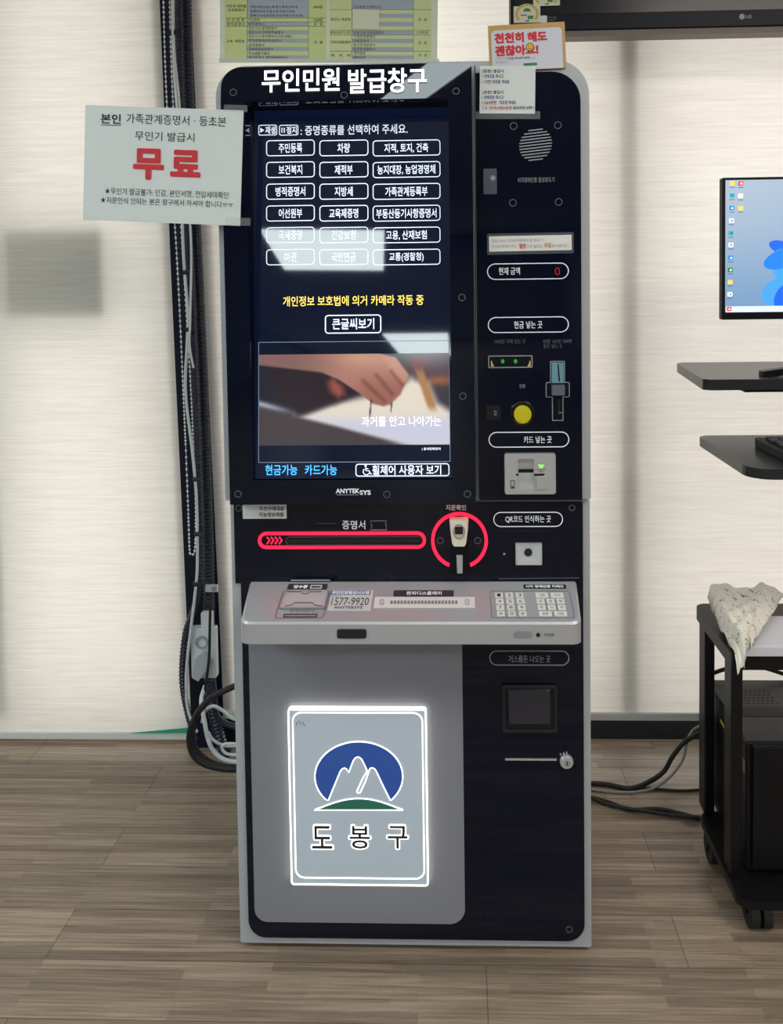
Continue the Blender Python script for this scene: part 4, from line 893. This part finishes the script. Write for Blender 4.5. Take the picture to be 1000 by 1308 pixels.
a2, c2 = zp(914, 556, ZK), zp(942, 600, ZK); ky0, ky1 = c2[1], a2[1]
fr2 = Frame((0, 0, ZK), (1, 0, 0), (0, 1, 0))
slab(rloop(((a2[0] + c2[0]) / 2 - .01, ky0, XR_, ky1), (.03, .02, .02, .045), 6), ZK - .02, ZK, M_desk, 'keyboard_shelf')
xt, yt0 = zp(936, 838, ZT); yt1 = zp(886, 771, ZT)[1]
slab(rloop((xt, yt0, XR_, yt1), (.025, .01, .01, .012), 5), ZT - .03, ZT, M_cart, 'table_top')
xb_, yb0 = zp(946, 1152, zB); yb1 = zp(886, 1036, zB)[1]
slab(rloop((xb_ - .003, yb0, XR_, yb1), (.03, .02, .02, .03), 6), zB - .018, zB, M_cart, 'base_plate')
def upright(px0, px1, py, y, z0, z1):
    x0, x1 = PY(px0, py, y).x, PY(px1, py, y).x
    MB().box(x0, x1, y, y + .045, z0, z1, M_cart).build('upright', cart, .003)
upright(900, 913, 900, yt1 - .06, zB, ZT - .03); upright(934, 949, 900, yt0 + .012, zB, ZT - .03)
MB().box(1.12, 1.18, .30, .36, zB, ZS - .024, M_cart).build('column', cart, .004)
MB().box(1.13, 1.17, ky0 + .1, .31, ZK - .055, ZK - .02, M_cart).build('shelf_arm', cart)
MB().box(1.05, 1.22, sy0 + .1, .40, ZS - .05, ZS - .024, M_cart).build('shelf_bracket', cart)
p = PY(960, 488, sy0 + .03); MB().box(p.x - .02, p.x + .09, sy0 + .02, sy0 + .05, ZS - .032, ZS - .024, M_cart).build('shelf_clip', cart, .003)
def caster(x, y):
    t = MB(); r = .032
    t.tube([(x - .022, y, r), (x - .004, y, r)], r, M_rubber, 20, False); t.tube([(x + .004, y, r), (x + .022, y, r)], r, M_rubber, 20, False)
    o = t.build('caster', cart, .004)
    MB().box(x - .012, x + .012, y - .012, y + .012, r, zB - .018, M_black).tube([(x - .026, y, r), (x + .026, y, r)], .007, M_black, 12, False).build('axle_fork', o)
pc = PZ(974, 1196, 0.0); caster(pc.x, pc.y + .03); pr = PZ(905, 1100, 0.0); caster(pr.x + .02, pr.y + .0); caster(1.2, pc.y + .03); caster(1.2, pr.y)

# monitor
YM = sy0 + .09; fM = vert(YM)
x0, z1 = PY(922.5, 227, YM).x, PY(922, 227, YM).z; z0 = PY(922, 408.5, YM).z; x1 = x0 + .545
mon = thing('computer_monitor', 'thin black computer monitor showing a blue desktop', 'monitor', ((x0 + x1) / 2, YM + .02, ZS))
zi0 = PY(930, 399, YM).z; xi0 = PY(926.5, 300, YM).x; zi1 = PY(930, 230, YM).z
b = MB(); b.ring(fM, rloop((x0, z0, x1, z1), .003, 3), rloop((xi0, zi0, x1 - .004, zi1), .001, 3), -.02, 0, M_black); b.build('bezel', mon, .001)
def desk(u, v):
    c = mixc((196, 214, 232), (122, 166, 214), sm(0, 1, v * .75 + .1 * u)); return mixc(c, (150, 190, 228), .4 * u)
x1px = CX + 0
vs = []; cs = []; nx, ny = 12, 16; Bm = (xi0 - .001, zi0 - .001, x1 - .003, zi1 + .001)
for j in range(ny + 1):
    for i in range(nx + 1): vs.append(fM.w(Bm[0] + (Bm[2] - Bm[0]) * i / nx, Bm[3] + (Bm[1] - Bm[3]) * j / ny, -.002)); cs.append(desk(i / nx, j / ny))
fs = [(j * (nx + 1) + i, (j + 1) * (nx + 1) + i, (j + 1) * (nx + 1) + i + 1, j * (nx + 1) + i + 1) for j in range(ny) for i in range(nx)]
scm = MB().add(vs, fs, vcol_mat('desktop_picture', .75, .25)).build('display', mon)
at = scm.data.color_attributes.new('picture', 'FLOAT_COLOR', 'POINT')
for i, c in enumerate(cs): at.data[i].color = (*lin(c), 1)
fM2 = vert(YM + .002)
def em_mat(n, c, e=.7): return mat(n, c, .4, emit=e)
petal = [em_mat('petal_' + str(i), c) for i, c in enumerate(((24, 96, 226), (64, 150, 246), (30, 120, 236), (110, 186, 250)))]
b = MB()                                              # generic overlapping blue shapes at the picture's middle
for i, (cx_, cy_, rx, ry, rot) in enumerate(((1003, 318, 9, 22, 70), (1004, 343, 17, 27, 25), (1000, 330, 12, 26, 110), (1008, 372, 36, 22, 12), (1016, 385, 28, 26, 0))):
    k_ = fM2.k(cx_, cy_); u, v = fM2.px(cx_, cy_); ca, sa = math.cos(R(rot)), math.sin(R(rot))
    lp = [(u + (rx * math.cos(t) * ca - ry * math.sin(t) * sa) * k_, max(v + (rx * math.cos(t) * sa + ry * math.sin(t) * ca) * k_, fM2.px(950, 391)[1])) for t in [q * math.pi / 18 for q in range(36)]]
    b.prism(fM2, lp, .0001 * i, .0004 + .0002 * i, petal[(0, 1, 2, 1, 0)[i]])
b.build('desktop_shapes', scm)
b = MB(); Bt = fM2.box((927, 391, 1000, 398.5)); b.prism(fM2, rloop((Bt[0], Bt[1], x1 - .006, Bt[3]), .0002, 1), 0, .0016, em_mat('taskbar', (206, 216, 234))); b.build('taskbar', scm)
ic = {'y': (236, 200, 90), 'b': (40, 130, 200), 'w': (236, 240, 246), 'r': (206, 70, 60), 't': (40, 160, 180), 'g': (30, 120, 70)}
icm = {k_: em_mat('icon_' + k_, v) for k_, v in ic.items()}; icw = em_mat('icon_text', (70, 90, 120), .5)
for x, y, k_, k2 in ((935, 234.5, 'y', 'y'), (946, 234.5, 'r', 'w'), (934.8, 250, 't', 'b'), (945.6, 250.5, 'w', 'w'), (934.5, 266, 'b', 'w'), (945.5, 266, 'y', 'y'), (934, 282, 'w', 'b'), (933.5, 298, 't', 'g'), (933.3, 313, 'w', 'r'), (933, 329.5, 'b', 'w'), (932.5, 345, 'g', 'w'), (932.3, 360.5, 'y', 'y'), (932, 376, 'w', 'b'), (931, 394.8, 'r', 'w')):
    b = MB(); b.rr(fM2, (x - 3, y - 3, x + 3, y + 2.6), .8, icm[k_], 0, .0018); b.disc(fM2, x + .4, y, 1.3, icm[k2], 0, .0022, 12); b.rr(fM2, (x - 3.3, y + 4.6, x + 3.3, y + 5.4), .1, icw, 0, .0012); b.build('desktop_icon', scm)
b = MB(); p = zp(966, 465, ZS); xm = (x0 + x1) / 2 
pf = PY(966, 462, YM - .01)
b.loft([[Vector((x, YM - .05 + .0 * i, z)) for x, z in ((pf.x + .0, ZS), (pf.x, ZS + .012), (pf.x + .1, ZS + .026), (xm, ZS + .03), (xm, ZS + .02), (pf.x + .1, ZS + .008), (pf.x + .02, ZS))] if i == 0 else [Vector((x, YM - .025, z)) for x, z in ((pf.x + .0, ZS), (pf.x, ZS + .012), (pf.x + .1, ZS + .026), (xm, ZS + .03), (xm, ZS + .02), (pf.x + .1, ZS + .008), (pf.x + .02, ZS))] for i in (0, 1)], M_black); b.build('stand_foot', mon, .001)
MB().box(xm - .025, xm + .025, YM - .03, YM + .045, ZS, ZS + .032, M_black).box(xm - .025, xm + .025, YM + .02, YM + .045, ZS, z0 + .12, M_black).build('stand_neck', mon, .004)
# keyboard
kb = thing('keyboard', 'black keyboard resting on the lower cart shelf', 'keyboard', (1.0, (ky0 + ky1) / 2, ZK))
a = zp(952, 546, ZK + .012); c = zp(978, 584, ZK + .012)
kx0 = (a[0] + c[0]) / 2; kya, kyb = c[1] + .0, a[1] - .06
fK = Frame((0, 0, ZK), (1, 0, 0), (0, 1, 0))
kyb = min(kyb, kya + .17)
b = MB(); b.prism(fK, rloop((kx0, kya, kx0 + .46, kyb), .012, 5), .001, .018, M_cart); b.build('keyboard_body', kb, .005)
b = MB()
for r_ in range(6):
    for c_ in range(18):
        x = kx0 + .018 + c_ * .024 + (r_ % 2) * .004; y = kya + .012 + r_ * (kyb - kya - .02) / 6
        b.box(x, x + .019, y, y + (kyb - kya - .02) / 6 - .004, ZK + .016, ZK + .023, M_dark if (r_ + c_) % 9 else M_black)
b.build('keycaps', kb, .0015)
# computer tower on the base plate
ty0, ty1 = yb0 + .085, yb1 + .075; tx0 = PY(952, 1000, ty0).x + .002; zt0 = 1.36 - .0
zTt = PY(960, 948, ty0).z
pc_ = thing('computer_tower', 'black computer tower with a vented top standing on the cart base', 'computer', (tx0 + .12, (ty0 + ty1) / 2, zB))
b = MB(); b.box(tx0, tx0 + .24, ty0, ty1, zB + .001, zTt, mat('tower_black', (17, 18, 23), .4, spec=.35)); b.build('case', pc_, .004)
b = MB(); fTT = Frame((0, 0, zTt), (1, 0, 0), (0, 1, 0))
for i in range(6):
    for j in range(9): b.prism(fTT, eloop(tx0 + .035 + j * .011 + (i % 2) * .0055, ty1 - .05 - i * .012, .0035, .0035, 6), 0, .0004, M_rubber)
b.build('top_vent', pc_)
MB().prism(fTT, rloop((tx0 + .03, ty0 + .10, tx0 + .16, ty0 + .14), .006, 3), 0, .0006, M_rubber).build('top_handle', pc_)
MB().box(tx0 + .01, tx0 + .23, ty0 - .012, ty0 + .001, zB + .012, zTt - .004, M_cart).build('front_panel', pc_, .003)
fTS = Frame((tx0, 0, 0), (0, -1, 0), (0, 0, 1))
qa, qb = fTS.px(920, 918), fTS.px(931, 940)
MB().prism(fTS, rloop((qa[0], qb[1], qa[0] + .05, qa[1]), .001, 2), 0, .0008, mat('yellow_tag', (214, 190, 40), .5)).build('yellow_label', pc_, label='yellow label on the case side')
MB().prism(fTS, rloop((-ty0 - .02, zTt - .075, -ty0 - .008, zTt - .045), .001, 2), 0, .0008, mat('pale_tag', (150, 150, 110), .5)).build('pale_label', pc_)
# white slab and the printed plastic wrap on the table top
sx0 = PZ(950, 838, ZT).x; MBs = MB(); MBs.box(sx0, XR_ - .05, yt0 - .004, yt0 + .15, ZT + .0005, ZT + .022, mat('white_board', (208, 208, 218), .4)); tag(MBs.build('white_board', base=True, bevel=.002), 'flat white board lying on the low table top of the cart', 'board')
def wrap_mat():
    m = mat('wrap_film', (252, 248, 236), .32, alpha=.93, noise=.06, nscale=30); nt = m.node_tree; N = nt.nodes.new; L = nt.links; b = nt.nodes['Principled BSDF']
    tc = N('ShaderNodeTexCoord'); br = N('ShaderNodeTexBrick'); br.inputs['Scale'].default_value = 1; br.inputs['Brick Width'].default_value = .05; br.inputs['Row Height'].default_value = .024; br.inputs['Mortar Size'].default_value = .0085; br.inputs['Mortar Smooth'].default_value = 0
    mp = N('ShaderNodeMapping'); mp.inputs['Rotation'].default_value = (0, 0, .5); L.new(tc.outputs['Object'], mp.inputs[0]); L.new(mp.outputs[0], br.inputs['Vector'])
    no = N('ShaderNodeTexNoise'); no.inputs['Scale'].default_value = 190; no.inputs['Detail'].default_value = 1; L.new(tc.outputs['Object'], no.inputs[0])
    m1 = N('ShaderNodeMath'); m1.operation = 'GREATER_THAN'; m1.inputs[1].default_value = .56; L.new(no.outputs['Fac'], m1.inputs[0])
    m2 = N('ShaderNodeMath'); m2.operation = 'SUBTRACT'; m2.use_clamp = True; L.new(m1.outputs[0], m2.inputs[0]); L.new(br.outputs['Fac'], m2.inputs[1])
    mx = N('ShaderNodeMixRGB'); src = b.inputs['Base Color'].links[0].from_socket; L.new(src, mx.inputs[1]); mx.inputs[2].default_value = (*lin((132, 128, 100)), 1); L.new(m2.outputs[0], mx.inputs[0])
    L.new(mx.outputs[0], b.inputs['Base Color']); return m
M_wrap = wrap_mat()
# four corners of the lumpy folded film: rear-left, rear-right, front point over the table edge
cr_ = [PZ(894, 778, ZT), PZ(1012, 782, ZT), PZ(948, 838, ZT)]
vs = []; fs = []; n = 26
def hgt(s, t):
    e = min(t, 1 - t) * 2; base_ = .018 * (min(1, e * 4)) * min(1, s * 8 + .45) * (1 - .35 * s) + .006
    return base_ + .004 * math.sin(9 * t + 5 * s) * e + .003 * math.sin(23 * s + 11 * t) + .0025 * math.sin(31 * t - 17 * s) + .010 * math.exp(-((t - .72 - .1 * s) / .07) ** 2)
for i in range(n + 1):
    s = i / n
    L0 = Vector((cr_[0].x + .012 + (xt + .004 - cr_[0].x - .012) * s, yt1 - .05 + (yt0 - .010 - yt1 + .05) * s, ZT))
    R0 = Vector((PZ(1010, 790, ZT).x + (sx0 + .012 - PZ(1010, 790, ZT).x) * s, yt1 - .05 + (yt0 - .010 - yt1 + .05) * s, ZT))
    for j in range(n + 1):
        t = j / n; p = L0.lerp(R0, t); h = hgt(s, t) + (.024 if p.x > sx0 - .004 else 0) + .03 * (1 - s) ** 3 * (1 - t * .4)
        if s > .93: h -= (s - .93) / .07 * (.038 if p.x < sx0 else .012)
        vs.append(Vector((p.x, p.y - (.006 if s > .93 else 0), ZT + max(h, .001) if s <= .93 else ZT + h)))
for i in range(n):
    for j in range(n):
        a = i * (n + 1) + j; fs.append((a, a + 1, a + n + 2, a + n + 1))
b = MB(); b.add(vs, fs, M_wrap, True); o = b.build('plastic_wrap'); o.location.z += 0
sd = o.modifiers.new('thickness', 'SOLIDIFY'); sd.thickness = .0008
tag(o, 'crumpled cream plastic wrap with dark print on the cart table corner', 'wrap')
# cables by the cart
def zcable(pp, r, m, label, name='power_cable'):
    b = MB(); b.tube(smooth([PZ(px, py, z) if not y else PY(px, py, z) for px, py, z, y in pp], 10), r, m, 8); return tag(b.build(name), label, 'cable')
zc = .006
zcable(((745, 1000, zc, 0), (775, 1002, zc, 0), (805, 1007, zc, 0), (830, 998, zc + .004, 0), (848, 985, .03, 0), (858, 968, .07, 0), (872, 950, .10, 0), (890, 938, .125, 0), (905, 932, .13, 0)), .0062, M_rubber, 'thick black cable rising from the floor to the computer tower')
zcable(((745, 1007, .004, 0), (790, 1012, .004, 0), (828, 1009, .004, 0), (854, 994, .02, 0), (872, 970, .06, 0), (878, 945, .105, 0), (886, 932, .128, 0), (900, 925, .148, 0)), .0035, M_cable_g, 'pale grey cable beside the thick black one at the computer tower', 'grey_cable')
zcable(((745, 1016, zc, 0), (775, 1024, zc, 0), (805, 1034, zc, 0), (845, 1034, zc, 0), (895, 1046, zc, 0)), .0055, M_rubber, 'upper black cable of the pair running under the cart base')
zcable(((745, 1012, .016, 0), (770, 1026, .014, 0), (800, 1032, .016, 0), (850, 1040, .006, 0), (895, 1044, .016, 0)), .0045, M_rubber, 'thinner black cable twisted over its pair near the cart base')
zcable(((820, 1006, .004, 0), (840, 1008, .004, 0), (870, 1010, .004, 0), (905, 1008, .004, 0)), .0035, M_rubber, 'thin black cable lying flat between the kiosk and the cart')
zcable(((905, 862, yt1 + .03, 1), (925, 855, yt1 + .03, 1), (950, 849, yt1 + .03, 1), (975, 853, yt1 + .03, 1), (1010, 864, yt1 + .03, 1)), .005, M_rubber, 'black cable arching behind the uprights under the table top')
